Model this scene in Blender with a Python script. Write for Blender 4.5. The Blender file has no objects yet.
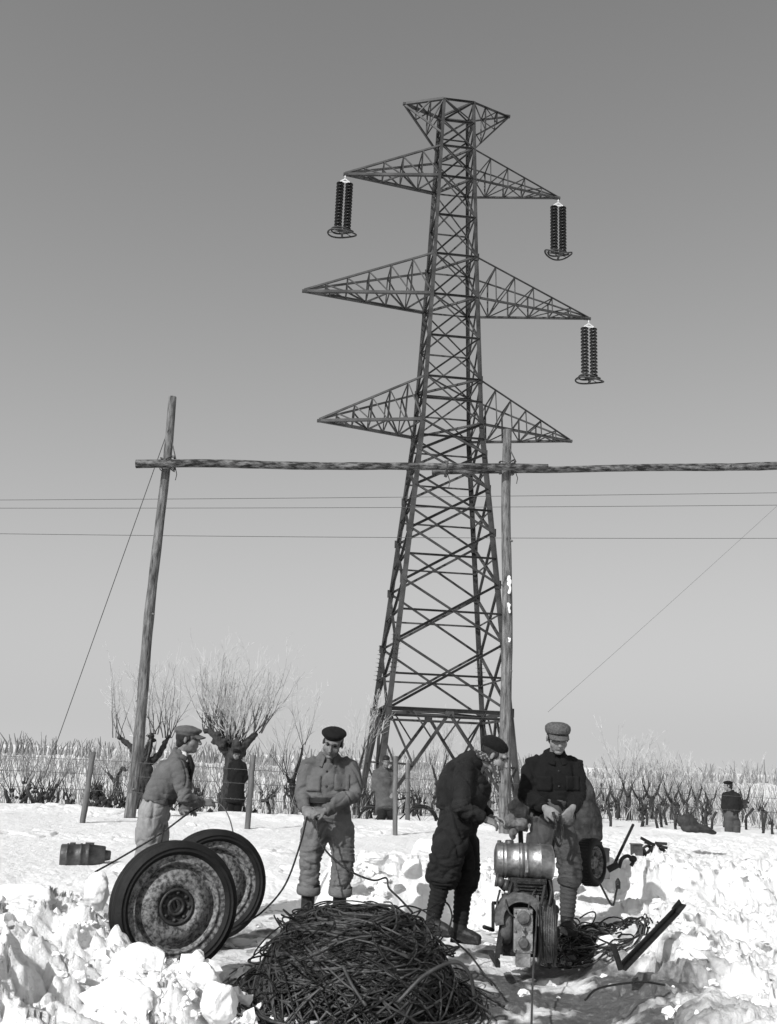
import bpy, bmesh, math, random
import numpy as np
from mathutils import Vector, Matrix, noise
from mathutils.bvhtree import BVHTree
random.seed(7); RNG = np.random.default_rng(7)
V = Vector; PI = math.pi; rad = math.radians
scene = bpy.context.scene; COL = scene.collection

# ------------------------------------------------------------------ camera
F, PITCH, ROLL, CAMH = 970.3, rad(14.283), rad(2.304), 1.42
fw = V((0, math.cos(PITCH), math.sin(PITCH))); up0 = V((0, -math.sin(PITCH), math.cos(PITCH))); rt0 = V((1, 0, 0))
CR = rt0*math.cos(ROLL) + up0*math.sin(ROLL); CU = up0*math.cos(ROLL) - rt0*math.sin(ROLL)
cd = bpy.data.cameras.new('camera'); cam = bpy.data.objects.new('camera', cd); COL.objects.link(cam)
cd.sensor_fit = 'VERTICAL'; cd.sensor_height = 24; cd.sensor_width = 24; cd.lens = F/1024*24; cd.clip_start = .1; cd.clip_end = 6000
M = Matrix((CR, CU, -fw)).transposed().to_4x4(); M.translation = V((0, 0, CAMH)); cam.matrix_world = M
scene.camera = cam
def P(px, py, Y):                       # point seen at a pixel of the photograph, Y metres out
    d = fw*F + CR*(px-388.5) - CU*(py-512)
    return V((0, 0, CAMH)) + d*(Y/d.y)
def S(Y): return F/Y                    # about how many pixels a metre takes there

# ------------------------------------------------------------------ materials (all greys: the place as black and white film sees it)
def nd(nt, t, **k):
    n = nt.nodes.new(t)
    for a, b in k.items(): setattr(n, a, b)
    return n
def mat(name, v, v2=None, scale=6., rough=.8, bump=.3, bscale=40., metal=0., spec=.3, detail=6., stretch=(1, 1, 1), lo=.35, hi=.65, bdist=.01):
    m = bpy.data.materials.new(name); m.use_nodes = True; nt = m.node_tree; b = nt.nodes['Principled BSDF']
    b.inputs['Roughness'].default_value = rough; b.inputs['Metallic'].default_value = metal
    b.inputs['Specular IOR Level'].default_value = spec
    tc = nd(nt, 'ShaderNodeTexCoord'); mp = nd(nt, 'ShaderNodeMapping'); mp.inputs['Scale'].default_value = stretch
    nt.links.new(tc.outputs['Object'], mp.inputs['Vector'])
    n = nd(nt, 'ShaderNodeTexNoise'); n.inputs['Scale'].default_value = scale; n.inputs['Detail'].default_value = detail; n.inputs['Roughness'].default_value = .65
    nt.links.new(mp.outputs[0], n.inputs['Vector'])
    r = nd(nt, 'ShaderNodeValToRGB'); r.color_ramp.elements[0].position = lo; r.color_ramp.elements[1].position = hi
    v2 = v if v2 is None else v2
    r.color_ramp.elements[0].color = (v, v, v, 1); r.color_ramp.elements[1].color = (v2, v2, v2, 1)
    nt.links.new(n.outputs['Fac'], r.inputs['Fac']); nt.links.new(r.outputs['Color'], b.inputs['Base Color'])
    if bump:
        n2 = nd(nt, 'ShaderNodeTexNoise'); n2.inputs['Scale'].default_value = bscale; n2.inputs['Detail'].default_value = 4
        nt.links.new(mp.outputs[0], n2.inputs['Vector'])
        bp = nd(nt, 'ShaderNodeBump'); bp.inputs['Strength'].default_value = bump; bp.inputs['Distance'].default_value = bdist
        nt.links.new(n2.outputs['Fac'], bp.inputs['Height']); nt.links.new(bp.outputs[0], b.inputs['Normal'])
    return m
MT = dict(
    steel=mat('galvanised_steel', .02, .065, 1.2, .6, .1, 20, .2),
    steel_dark=mat('dark_steel', .03, .07, 8, .5, .2, 40, .4),
    porcelain=mat('insulator_glaze', .004, .007, 5, .35, 0, spec=.15),
    zinc=mat('bright_zinc', .55, .75, 5, .35, .1, 20, .3),
    log=mat('peeled_log', .03, .19, 20, .9, .9, 16, stretch=(1, 1, .14), bdist=.04),
    log_h=mat('lying_log', .015, .18, 15, .9, .9, 14, stretch=(.3, 1, 1), lo=.42, hi=.66, bdist=.03),
    post=mat('weathered_post', .07, .16, 14, .9, .6, 40, stretch=(1, 1, .15)),
    far_twig=mat('far_hazy_twig', .13, .23, .5, .9, 0), far_hazy_frost=mat('far_hazy_frost', .26, .40, .5, .9, 0),  # distance haze put into the pale colour of far frosty twigs
    wire=mat('wire', .05, .09, 20, .6, 0),
    bark=mat('bark', .018, .05, 12, .95, .9, 30, stretch=(1, 1, .4), bdist=.03),
    twig=mat('dark_twig', .04, .09, 6, .9, 0),
    frost=mat('frosted_twig', .42, .70, 3, .8, 0),
    midtwig=mat('half_frosted_twig', .13, .30, 2, .85, 0),
    cable=mat('oiled_cable', .006, .022, 14, .26, .9, 260, .3, .5, bdist=.006),
    cable_md=mat('highlit_cable', .03, .11, 14, .35, .8, 220, .3, .5, bdist=.006),  # highlights on the cable put into a paler colour
    cable_lt=mat('pale_cable', .035, .09, 10, .5, .7, 200, .3, .5, bdist=.005),
    rubber=mat('tyre_rubber', .005, .013, 9, .75, .3, 60),
    rim=mat('rusty_painted_rim', .035, .22, 36, .6, .5, 30, .15, detail=8, lo=.40, hi=.60),
    hub=mat('dark_hub', .02, .05, 20, .55, .3, 60, .3),
    tank=mat('scuffed_tank', .16, .42, 14, .42, .35, 30, .85, .5),
    engine=mat('oily_engine', .012, .035, 20, .45, .6, 60, .3),
    case_lt=mat('pale_casting', .12, .30, 9, .5, .6, 50, .3, lo=.36, hi=.62),
    case_md=mat('grey_casting', .06, .14, 18, .55, .5, 50, .2),
    skin=mat('skin', .15, .22, 30, .55, .25, 120),
    skin_dk=mat('tanned_skin', .11, .17, 30, .55, .25, 120),
    hair=mat('dark_hair', .008, .02, 60, .6, .8, 200),
    eye=mat('eye', .015, .02, 30, .3, 0),
    wool_black=mat('black_wool', .003, .007, 20, .95, .5, 150),
    blackcloth=mat('black_jacket_cloth', .003, .006, 9, .95, .4, 120),
    darkcloth=mat('dark_overall_cloth', .006, .015, 6, .92, .6, 110),
    midcloth=mat('grey_canvas', .065, .12, 5, .92, .6, 110),
    jack1=mat('grey_shirt_cloth', .075, .12, 5, .92, .6, 110),
    trous1=mat('pale_canvas_trousers', .17, .27, 5, .92, .6, 110),
    trous2=mat('stained_work_trousers', .075, .15, 6, .92, .6, 110, lo=.3, hi=.6),
    trous4=mat('grey_trousers', .04, .075, 6, .92, .6, 110),
    capcloth=mat('tweed_cap', .05, .11, 60, .95, .5, 120),
    cap1=mat('grey_cap', .07, .11, 20, .95, .4, 120),
    coat=mat('overcoat_cloth', .055, .09, 9, .95, .4, 90),
    boot=mat('boot_leather', .012, .035, 20, .5, .5, 60),
    leather=mat('belt_leather', .008, .015, 20, .5, .3, 60),
    button=mat('button', .02, .03, 20, .4, 0),
    tarp=mat('dirty_tarpaulin', .014, .05, 8, .85, .8, 30, bdist=.02),
    canister=mat('dented_canister', .03, .10, 8, .45, .4, 25, .4),
    plank=mat('plank', .10, .17, 12, .85, .4, 40, stretch=(1, 1, .2)),
    sack=mat('sacking', .04, .09, 12, .95, .7, 50),
    collar=mat('white_collar', .45, .6, 20, .9, .2, 60),
    iron=mat('dark_iron', .012, .03, 20, .6, .4, 60, .3),
)
# scarf: dotted knit
def scarf_mat():
    m = bpy.data.materials.new('dotted_scarf'); m.use_nodes = True; nt = m.node_tree; b = nt.nodes['Principled BSDF']; b.inputs['Roughness'].default_value = .9
    tc = nd(nt, 'ShaderNodeTexCoord'); v = nd(nt, 'ShaderNodeTexVoronoi'); v.inputs['Scale'].default_value = 62
    nt.links.new(tc.outputs['Object'], v.inputs['Vector'])
    r = nd(nt, 'ShaderNodeValToRGB'); r.color_ramp.elements[0].position = .3; r.color_ramp.elements[1].position = .42
    r.color_ramp.elements[0].color = (.20, .20, .20, 1); r.color_ramp.elements[1].color = (.025, .025, .025, 1)
    nt.links.new(v.outputs['Distance'], r.inputs['Fac']); nt.links.new(r.outputs[0], b.inputs['Base Color']); return m
MT['scarf'] = scarf_mat()

# ------------------------------------------------------------------ objects and tags
def tag(o, label=None, cat=None, group=None, kind=None):
    if label: o['label'] = label
    if cat: o['category'] = cat
    if group: o['group'] = group
    if kind: o['kind'] = kind
    return o
def thing(name, label, cat, loc=(0, 0, 0), group=None):
    o = bpy.data.objects.new(name, None); COL.objects.link(o); o.location = loc; o.empty_display_size = .1
    return tag(o, label, cat, group)
def rootof(o):
    while o.parent: o = o.parent
    return o
class MB:                                # gathers shapes, all given in world metres
    def __init__(s): s.v = []; s.f = []; s.m = []; s.sm = []
    def add(s, vs, fs, mi=0, smooth=True):
        n = len(s.v); s.v += [tuple(v) for v in vs]
        for f in fs: s.f.append(tuple(i+n for i in f)); s.m.append(mi); s.sm.append(smooth)
    def box(s, c, size, R=None, mi=0):
        R = R or Matrix.Identity(3); c = V(c); h = V(size)/2; vs = []
        for x in (-1, 1):
            for y in (-1, 1):
                for z in (-1, 1): vs.append(c + R @ V((x*h.x, y*h.y, z*h.z)))
        s.add(vs, [(0, 1, 3, 2), (4, 6, 7, 5), (0, 4, 5, 1), (2, 3, 7, 6), (0, 2, 6, 4), (1, 5, 7, 3)], mi, False)
    def bar(s, p, q, w, t, side=V((0, 0, 1)), mi=0):       # box beam between two points
        p = V(p); q = V(q); d = q-p; L = d.length; d.normalize(); u = side - d*side.dot(d)
        if u.length < 1e-3: u = V((1, 0, 0)) - d*d.x
        u.normalize(); w_ = d.cross(u); s.box((p+q)/2, (L, w, t), Matrix((d, u, w_)).transposed(), mi)
    def angle(s, p, q, a, t, side=V((0, 0, 1)), mi=0):     # L-section beam
        p = V(p); q = V(q); d = (q-p).normalized(); u = side - d*side.dot(d)
        if u.length < 1e-3: u = V((1, 0, 0)) - d*d.x
        u.normalize(); w = d.cross(u)
        prof = [(0, 0), (a, 0), (a, t), (t, t), (t, a), (0, a)]; vs = []
        for e in (p, q):
            for x, y in prof: vs.append(e + u*(x-a*.35) + w*(y-a*.35))
        fs = [(i, (i+1) % 6, (i+1) % 6+6, i+6) for i in range(6)] + [(5, 4, 3, 2, 1, 0), (6, 7, 8, 9, 10, 11)]
        s.add(vs, fs, mi, False)
    def tube(s, pts, r, seg=8, mi=0, caps=True):
        pts = [V(p) for p in pts]; n = len(pts)
        rs = list(r) if hasattr(r, '__len__') else [r]*n
        vs = []; u = None
        for i, p in enumerate(pts):
            d = (pts[min(i+1, n-1)] - pts[max(i-1, 0)])
            if d.length < 1e-7: d = V((0, 0, 1))
            d.normalize()
            if u is None: u = d.orthogonal().normalized()
            else:
                u = u - d*u.dot(d)
                if u.length < 1e-4: u = d.orthogonal()
                u.normalize()
            w = d.cross(u)
            for k in range(seg):
                a = 2*PI*k/seg; vs.append(p + (u*math.cos(a) + w*math.sin(a))*rs[i])
        fs = []
        for i in range(n-1):
            for k in range(seg):
                a = i*seg+k; b = i*seg+(k+1) % seg; fs.append((a, b, b+seg, a+seg))
        if caps: fs += [tuple(range(seg-1, -1, -1)), tuple(range((n-1)*seg, n*seg))]
        s.add(vs, fs, mi)
    def loft(s, pts, rads, side=V((1, 0, 0)), seg=18, mi=0, cap=.6):     # elliptical sections with rounded ends
        pts = [V(p) for p in pts]; rr = [(r, r) if not hasattr(r, '__len__') else tuple(r) for r in rads]
        d0 = (pts[0]-pts[1]).normalized(); d1 = (pts[-1]-pts[-2]).normalized()
        m0 = min(rr[0])*cap; m1 = min(rr[-1])*cap
        P2 = [pts[0]+d0*m0, pts[0]+d0*m0*.75] + pts + [pts[-1]+d1*m1*.75, pts[-1]+d1*m1]
        R2 = [(rr[0][0]*.25, rr[0][1]*.25), (rr[0][0]*.68, rr[0][1]*.68)] + rr + [(rr[-1][0]*.68, rr[-1][1]*.68), (rr[-1][0]*.25, rr[-1][1]*.25)]
        n = len(P2); vs = []; sd = V(side)
        for i, p in enumerate(P2):
            a_ = max(i-1, 0); b_ = min(i+1, n-1); d = (P2[b_]-P2[a_]).normalized()
            u = sd - d*sd.dot(d)
            if u.length < .05: u = d.orthogonal()
            u.normalize(); w = d.cross(u)
            for k in range(seg):
                a = 2*PI*k/seg; vs.append(p + u*math.cos(a)*R2[i][0] + w*math.sin(a)*R2[i][1])
        fs = [(i*seg+k, i*seg+(k+1) % seg, (i+1)*seg+(k+1) % seg, (i+1)*seg+k) for i in range(n-1) for k in range(seg)]
        fs += [tuple(range(seg-1, -1, -1)), tuple(range((n-1)*seg, n*seg))]
        s.add(vs, fs, mi)
    def ell(s, c, r, ax=None, nu=18, nv=12, mi=0):
        ax = ax or (V((1, 0, 0)), V((0, 1, 0)), V((0, 0, 1))); c = V(c); vs = []
        for j in range(1, nv):
            t = PI*j/nv
            for k in range(nu):
                a = 2*PI*k/nu
                vs.append(c + ax[0]*(r[0]*math.sin(t)*math.cos(a)) + ax[1]*(r[1]*math.sin(t)*math.sin(a)) + ax[2]*(r[2]*math.cos(t)))
        vs += [c + ax[2]*r[2], c - ax[2]*r[2]]; T = len(vs)-2; B = len(vs)-1
        fs = [(j*nu+k, (j+1)*nu+k, (j+1)*nu+(k+1) % nu, j*nu+(k+1) % nu) for j in range(nv-2) for k in range(nu)]
        fs += [(T, k, (k+1) % nu) for k in range(nu)] + [(B, (nv-2)*nu+(k+1) % nu, (nv-2)*nu+k) for k in range(nu)]
        s.add(vs, fs, mi)
    def lathe(s, c, axis, prof, seg=48, mi=0, closed=False, smooth=True):   # prof: (distance along axis, radius)
        c = V(c); d = V(axis).normalized(); u = d.orthogonal().normalized(); w = d.cross(u); vs = []; n = len(prof)
        for h, r in prof:
            for k in range(seg):
                a = 2*PI*k/seg; vs.append(c + d*h + (u*math.cos(a)+w*math.sin(a))*max(r, 1e-4))
        m = n if closed else n-1
        fs = [(i*seg+k, i*seg+(k+1) % seg, ((i+1) % n)*seg+(k+1) % seg, ((i+1) % n)*seg+k) for i in range(m) for k in range(seg)]
        s.add(vs, fs, mi, smooth)
    def mesh(s, name, mats, off=V((0, 0, 0))):
        me = bpy.data.meshes.new(name); a = np.array(s.v, dtype=float) - np.array(off)
        me.from_pydata(a.tolist(), [], s.f)
        for m in (mats if isinstance(mats, (list, tuple)) else [mats]): me.materials.append(m)
        me.polygons.foreach_set('material_index', s.m); me.polygons.foreach_set('use_smooth', s.sm); me.update()
        bm = bmesh.new(); bm.from_mesh(me); bmesh.ops.recalc_face_normals(bm, faces=bm.faces); bm.to_mesh(me); bm.free()
        return me
    def build(s, name, mats, parent=None, loc=None):
        off = rootof(parent).location if parent else V(loc if loc is not None else (0, 0, 0))
        o = bpy.data.objects.new(name, s.mesh(name, mats, off)); COL.objects.link(o)
        if parent: o.parent = parent
        else: o.location = off
        return o
def remesh(mb, voxel, smooth=4):         # one closed surface out of overlapping shapes
    me = mb.mesh('tmp', MT['skin']); o = bpy.data.objects.new('tmp', me); COL.objects.link(o)
    r = o.modifiers.new('r', 'REMESH'); r.mode = 'VOXEL'; r.voxel_size = voxel; r.use_smooth_shade = True
    if smooth:
        sm = o.modifiers.new('s', 'SMOOTH'); sm.factor = .5; sm.iterations = smooth
    dg = bpy.context.evaluated_depsgraph_get(); out = bpy.data.meshes.new_from_object(o.evaluated_get(dg))
    bpy.data.objects.remove(o); bpy.data.meshes.remove(me); return out
def coords(me):
    a = np.empty(len(me.vertices)*3); me.vertices.foreach_get('co', a); return a.reshape(-1, 3)
def normals(me):
    a = np.empty(len(me.vertices)*3); me.vertex_normals.foreach_get('vector', a); return a.reshape(-1, 3)
def finish(me, name, m, parent):
    off = np.array(rootof(parent).location); a = coords(me)-off; me.vertices.foreach_set('co', a.ravel()); me.update(); me.name = name
    me.materials.clear(); me.materials.append(m); me.polygons.foreach_set('use_smooth', [True]*len(me.polygons))
    me.polygons.foreach_set('material_index', [0]*len(me.polygons))
    o = bpy.data.objects.new(name, me); COL.objects.link(o); o.parent = parent; return o
def fold_displace(me, amp, freq, axes, seed, joints=()):
    a = coords(me); n = normals(me); out = np.zeros(len(a))
    for i, p in enumerate(a):
        if axes is None and not joints:                   # plain unevenness
            q = V(p)*freq; out[i] = .8*noise.noise(q+V((seed, 0, 0))) + .5*(.4-abs(noise.noise(q*1.7+V((0, seed, 0))))*1.6) + .3*noise.noise(q*3.3+V((0, seed, 0))); continue
        q = V(p); w = noise.noise(q*3+V((seed, 0, 0)))
        n1 = noise.noise(V((q.x*7+q.z*3.5, q.y*7, q.z*4.0-q.x*3+w*1.2))+V((seed, 1, 2)))
        n2 = noise.noise(V((q.x*6-q.z*8.0, q.y*6, q.z*9+q.x*4+w*1.5))+V((seed, 7, 2)))
        v = -1.25*math.exp(-(n1/.10)**2) + .9*math.exp(-((n1-.22)/.12)**2) - .75*math.exp(-(n2/.09)**2)*(1 if w > -.1 else .2) + .9*noise.noise(q*4.5+V((0, seed, 0)))
        for (c, d, R) in joints:
            e = q-c; t = e.length/R
            if t < 1:
                g = noise.noise(q*4.2 + V(d)*(e.dot(d)*17) + V((seed*3.1, 0, 0))); v += (1-t)*(1.2*math.exp(-((g-.15)/.13)**2) - 1.7*math.exp(-(g/.10)**2))
        out[i] = v
    a = a + n*(out*amp)[:, None]; me.vertices.foreach_set('co', a.ravel()); me.update()
def copy_tree(o, parent=None):
    c = o.copy(); COL.objects.link(c); c.parent = parent
    for ch in [x for x in bpy.data.objects if x.parent == o]: copy_tree(ch, c)
    return c
def lerp(a, b, t): return a + (b-a)*t
def spline(pts, n=8):                     # Catmull-Rom through points
    pts = [V(p) for p in pts]; q = [pts[0]*2-pts[1]] + pts + [pts[-1]*2-pts[-2]]; out = []
    for i in range(1, len(q)-2):
        for k in range(n):
            t = k/n; a, b, c, d = q[i-1], q[i], q[i+1], q[i+2]
            out.append(.5*((2*b) + (c-a)*t + (2*a-5*b+4*c-d)*t*t + (3*b-a-3*c+d)*t**3))
    return out + [pts[-1]]

# ------------------------------------------------------------------ ground
def hash2(ix, iy, s=0):
    n = (ix.astype(np.int64)*374761393 + iy.astype(np.int64)*668265263 + s*1442695041) & 0x7fffffff
    n = ((n ^ (n >> 13))*1274126177) & 0x7fffffff
    return ((n ^ (n >> 16)) & 0xffff)/65535.
def vnoise(x, y, s=0):
    ix = np.floor(x); iy = np.floor(y); fx = x-ix; fy = y-iy; fx = fx*fx*(3-2*fx); fy = fy*fy*(3-2*fy)
    a = hash2(ix, iy, s); b = hash2(ix+1, iy, s); c = hash2(ix, iy+1, s); d = hash2(ix+1, iy+1, s)
    return (a*(1-fx)+b*fx)*(1-fy)+(c*(1-fx)+d*fx)*fy
def fbm(x, y, o=4, s=0):
    r = 0; a = .5; t = 0
    for i in range(o): r = r+a*vnoise(x*2**i+i*17.3, y*2**i-i*9.1, s+i); t += a; a *= .55
    return r/t
def cells(x, y, s=0):                     # broken lumps: a facet with its own height and tilt per cell
    ix = np.floor(x); iy = np.floor(y); best = np.full(x.shape, 9.); second = best.copy(); val = np.zeros(x.shape)
    for dx in (-1, 0, 1):
        for dy in (-1, 0, 1):
            cx = ix+dx; cy = iy+dy; jx = cx+hash2(cx, cy, s+1); jy = cy+hash2(cx, cy, s+2)
            d = (x-jx)**2+(y-jy)**2
            h = hash2(cx, cy, s+3) + (x-jx)*(hash2(cx, cy, s+4)-.5)*1.1 + (y-jy)*(hash2(cx, cy, s+5)-.5)*1.1
            m = d < best; second = np.where(m, best, np.minimum(second, d)); val = np.where(m, h, val); best = np.where(m, d, best)
    edge = np.clip((np.sqrt(second)-np.sqrt(best))*5, 0, 1)
    return val*edge
def ss(a, b, x): t = np.clip((x-a)/(b-a), 0, 1); return t*t*(3-2*t)
def ground(x, y):
    x = np.asarray(x, float); y = np.asarray(y, float)
    wob = (fbm(x*1.1, y*.6, 3, 5)-.5)
    rg = (1-2*np.abs(fbm(x*3.7+3, y*3.7, 4, 201)-.5)*2.2) - .5 + .6*(fbm(x*13, y*13, 3, 211)-.5)
    plateau = .17*ss(9.6, 11.2, y+wob*1.2) + .03*(fbm(x*.5, y*.35, 3, 2)-.5)*ss(9.5, 12, y)
    far = ss(21.2, 24.5, y + wob*2.0 + .02*x)
    h = plateau*(1-far) + far*(-.38 - .1*ss(24, 60, y) + (fbm(x*.12, y*.12, 3, 8)-.5)*.3)
    crest = np.exp(-((y-20.6-wob*2)/.9)**2); h = h + crest*.10*fbm(x*1.3, y*1.3, 3, 31)
    # snow bank thrown up behind the men
    bx = ss(-.62, -.30, x+wob*.3)
    bank = bx*ss(9.15, 9.75, y+wob*.7)*(1-ss(10.2, 12.8, y))
    h = h + bank*(.34 + .22*(fbm(x*2.3, y*2.3, 4, 11)-.5) + .05*cells(x*3.1+rg*.9, y*3.1+rg*.4, 4) + .09*rg)
    # right hand heap of shovelled snow
    mr = ss(1.25, 2.2, x-.10*(y-7)+wob*.6)*(1-ss(8.5, 11.5, y))*ss(2.5, 4.5, y)
    h = h + mr*(.17+.26*(fbm(x*1.1, y*1.1, 4, 21)-.4)+.09*cells(x*2.2+rg*.6, y*2.2, 6)+.05*cells(x*5+rg, y*5, 7)+.07*rg)
    h = h + ss(1.5, 2.5, x-.06*(y-7))*ss(8.5, 11.5, y)*(1-ss(18, 21, y))*(.07*rg+.10*(fbm(x*1.3, y*1.3, 3, 23)-.5))
    # left hand heap in front of the wheels
    ml = ss(-1.25, -1.95, x+wob*.5)*(1-ss(6.7, 8.4, y+.2*x+wob))*ss(2.5, 4.3, y)
    h = h + ml*(.24+.30*(fbm(x*1.2, y*1.2, 3, 41)-.4)+.17*cells(x*2.4+rg*.5, y*2.4, 9)+.07*cells(x*5.5+rg, y*5.5, 12)+.055*rg)
    m2 = ss(-.62, -1.0, x+wob*.3)*(1-ss(5.75, 6.25, y))*ss(3., 4.5, y)
    h = h + m2*(.15+.14*cells(x*3.1+rg*.5, y*3.1, 14)+.1*(fbm(x*3, y*3, 3, 43)-.5)+.05*rg)*(1-.6*ml)
    h = h + .15*np.exp(-((x+1.5)/.42)**2-((y-6.03)/.20)**2)*(1.1+.8*rg)
    # trodden floor between
    fl = (1-mr)*(1-ml)*(1-m2)*(1-ss(9.3, 10, y))*(1-bank)
    h = h + fl*(.055*(fbm(x*2.7, y*2.7, 4, 51)-.5)+.030*cells(x*5.5, y*5.5, 55)*ss(.4, .6, fbm(x*1.3, y*1.3, 2, 56)))
    # soft drift ripples and lumps on the untouched snow
    pl = ss(10, 11.5, y)*(1-ss(22, 24, y)); h = h + pl*(.05*(fbm(x*1.6, y*1.1, 4, 61)-.5) + .05*ss(.55, .75, fbm(x*.9+4, y*.8, 2, 62))*cells(x*3, y*3, 63))
    h = h + .022*(fbm(x*9, y*9, 4, 71)-.5) + .008*(fbm(x*30, y*30, 2, 73)-.5)*(1-ss(12, 16, y))
    return h
GXS = np.arange(-9, 9.01, .02); GYS = np.arange(3.4, 13.2, .02); GG = ground(*np.meshgrid(GXS, GYS))
FXS = np.arange(-140, 140.1, .5); FYS = np.arange(0, 140.1, .5); FG = ground(*np.meshgrid(FXS, FYS))
def gz(x, y):
    for X_, Y_, g in ((GXS, GYS, GG), (FXS, FYS, FG)):
        if X_[0] <= x < X_[-1] and Y_[0] <= y < Y_[-1]:
            st = X_[1]-X_[0]; i = (x-X_[0])/st; j = (y-Y_[0])/st; a = min(int(i), len(X_)-2); b = min(int(j), len(Y_)-2); i -= a; j -= b
            return float((g[b, a]*(1-i)+g[b, a+1]*i)*(1-j)+(g[b+1, a]*(1-i)+g[b+1, a+1]*i)*j)
    return -.45
def build_ground():
    ys = np.concatenate([[-400, -60, -15, -4, 0, 1.2, 2.2, 3.], np.geomspace(3.3, 26, 560), np.geomspace(26.6, 4500, 60)])
    sf = np.linspace(-1, 1, 960); so = np.array([1.03, 1.1, 1.25, 1.6, 2.4, 4, 7]); s_ = np.concatenate([-so[::-1], sf, so])
    yy, sx = np.meshgrid(ys, s_, indexing='ij'); xx = sx*(1.4 + .52*np.maximum(yy, 0) + .2*np.maximum(-yy, 0)*5)
    zz = ground(xx, yy); co = np.stack([xx, yy, zz], -1).reshape(-1, 3)
    nr, nc = yy.shape; i = np.arange(nr-1)[:, None]*nc + np.arange(nc-1)[None]; f = np.stack([i, i+1, i+nc+1, i+nc], -1).reshape(-1, 4)
    me = bpy.data.meshes.new('snow_ground'); me.vertices.add(len(co)); me.vertices.foreach_set('co', co.ravel())
    me.loops.add(f.size); me.loops.foreach_set('vertex_index', f.ravel().astype(np.int32)); me.polygons.add(len(f))
    me.polygons.foreach_set('loop_start', np.arange(0, f.size, 4, dtype=np.int32)); me.polygons.foreach_set('loop_total', np.full(len(f), 4, np.int32))
    me.update(); me.validate(); me.polygons.foreach_set('use_smooth', [True]*len(me.polygons))
    # mud and oil trodden into the snow
    x, y = xx, yy
    n1 = fbm(x*3.2, y*3.2, 5, 81)
    work = np.exp(-(((x-1.05)/.95)**2+((y-6.6)/1.6)**2)**1.5) + .55*np.exp(-(((x+.3)/1.1)**2+((y-7.9)/.7)**2)**1.5)+.35*np.exp(-(((x+1.1)/.5)**2+((y-8.3)/.4)**2))
    d = np.clip(work*1.05*(.12+1.5*ss(.36, .62, n1)), 0, 1)
    speck = ss(.66, .74, fbm(x*9, y*9, 3, 91))*ss(.45, .6, fbm(x*.8, y*.8, 2, 92))*(1-ss(9.6, 11, y))*.6
    d = np.clip(d+speck, 0, 1)
    at = me.attributes.new('dirt', 'FLOAT', 'POINT'); at.data.foreach_set('value', d.reshape(-1).astype(np.float32))
    m = bpy.data.materials.new('snow'); m.use_nodes = True; nt = m.node_tree; b = nt.nodes['Principled BSDF']
    b.inputs['Roughness'].default_value = .7; b.inputs['Specular IOR Level'].default_value = .25
    a = nd(nt, 'ShaderNodeAttribute', attribute_name='dirt'); geo = nd(nt, 'ShaderNodeNewGeometry')
    n = nd(nt, 'ShaderNodeTexNoise'); n.inputs['Scale'].default_value = 22; n.inputs['Detail'].default_value = 8; nt.links.new(geo.outputs['Position'], n.inputs['Vector'])
    mth = nd(nt, 'ShaderNodeMath', operation='MULTIPLY_ADD'); mth.inputs[1].default_value = 1.2; mth.inputs[2].default_value = -.6
    nt.links.new(n.outputs['Fac'], mth.inputs[0])
    ad = nd(nt, 'ShaderNodeMath', operation='ADD'); nt.links.new(a.outputs['Fac'], ad.inputs[0])
    mu = nd(nt, 'ShaderNodeMath', operation='MULTIPLY'); nt.links.new(mth.outputs[0], mu.inputs[0]); nt.links.new(a.outputs['Fac'], mu.inputs[1]); nt.links.new(mu.outputs[0], ad.inputs[1])
    r = nd(nt, 'ShaderNodeValToRGB'); e = r.color_ramp.elements; e[0].position = .05; e[0].color = (.80, .80, .80, 1); e[1].position = .95; e[1].color = (.10, .10, .10, 1)
    q = e.new(.5); q.color = (.34, .34, .34, 1)
    nt.links.new(ad.outputs[0], r.inputs['Fac']); nt.links.new(r.outputs[0], b.inputs['Base Color'])
    n2 = nd(nt, 'ShaderNodeTexNoise'); n2.inputs['Scale'].default_value = 14; n2.inputs['Detail'].default_value = 7; n2.inputs['Roughness'].default_value = .7; nt.links.new(geo.outputs['Position'], n2.inputs['Vector'])
    bp = nd(nt, 'ShaderNodeBump'); bp.inputs['Strength'].default_value = .9; bp.inputs['Distance'].default_value = .035; nt.links.new(n2.outputs['Fac'], bp.inputs['Height']); nt.links.new(bp.outputs[0], b.inputs['Normal'])
    me.materials.append(m); MT['snow'] = m
    o = bpy.data.objects.new('snow_ground', me); COL.objects.link(o); tag(o, kind='structure'); o['label'] = 'snow covered ground, trodden and dirty between the men'
build_ground()
MT['snowlump'] = mat('snow_lump', .78, .82, 4, .75, .4, 16, spec=.2, bdist=.035)

# broken snow lumps lying about the heaps
def chunk(c, r, seed):
    mb = MB(); rr = random.Random(seed); bm = bmesh.new(); bmesh.ops.create_icosphere(bm, subdivisions=5, radius=1)
    sc = V((rr.uniform(.75, 1.5), rr.uniform(.6, 1.1), rr.uniform(.5, 1.05))); pl = []
    for k in range(9):
        d = V((rr.gauss(0, 1), rr.gauss(0, 1), rr.gauss(0, 1))).normalized(); pl.append((d, rr.uniform(.5, .85)))
    for v in bm.verts:
        p = v.co.copy()
        for d, o in pl:
            t = p.dot(d)
            if t > o: p -= d*(t-o)*.88
        q = p.normalized(); p += q*(.12*noise.noise(p*1.8+V((seed, 0, 0))) + .055*noise.noise(p*4.3+V((seed, 3, 0))) + .025*noise.noise(p*10+V((seed, 6, 0))) + .010*noise.noise(p*25))
        v.co = V((p.x*sc.x, p.y*sc.y, p.z*sc.z))*r + V(c)
    mb.add([v.co for v in bm.verts], [tuple(v.index for v in f.verts) for f in bm.faces]); bm.free()
    o = mb.build('snow_lump', MT['snowlump'], None, (c[0], c[1], c[2]-r*.7)); return o
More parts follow.
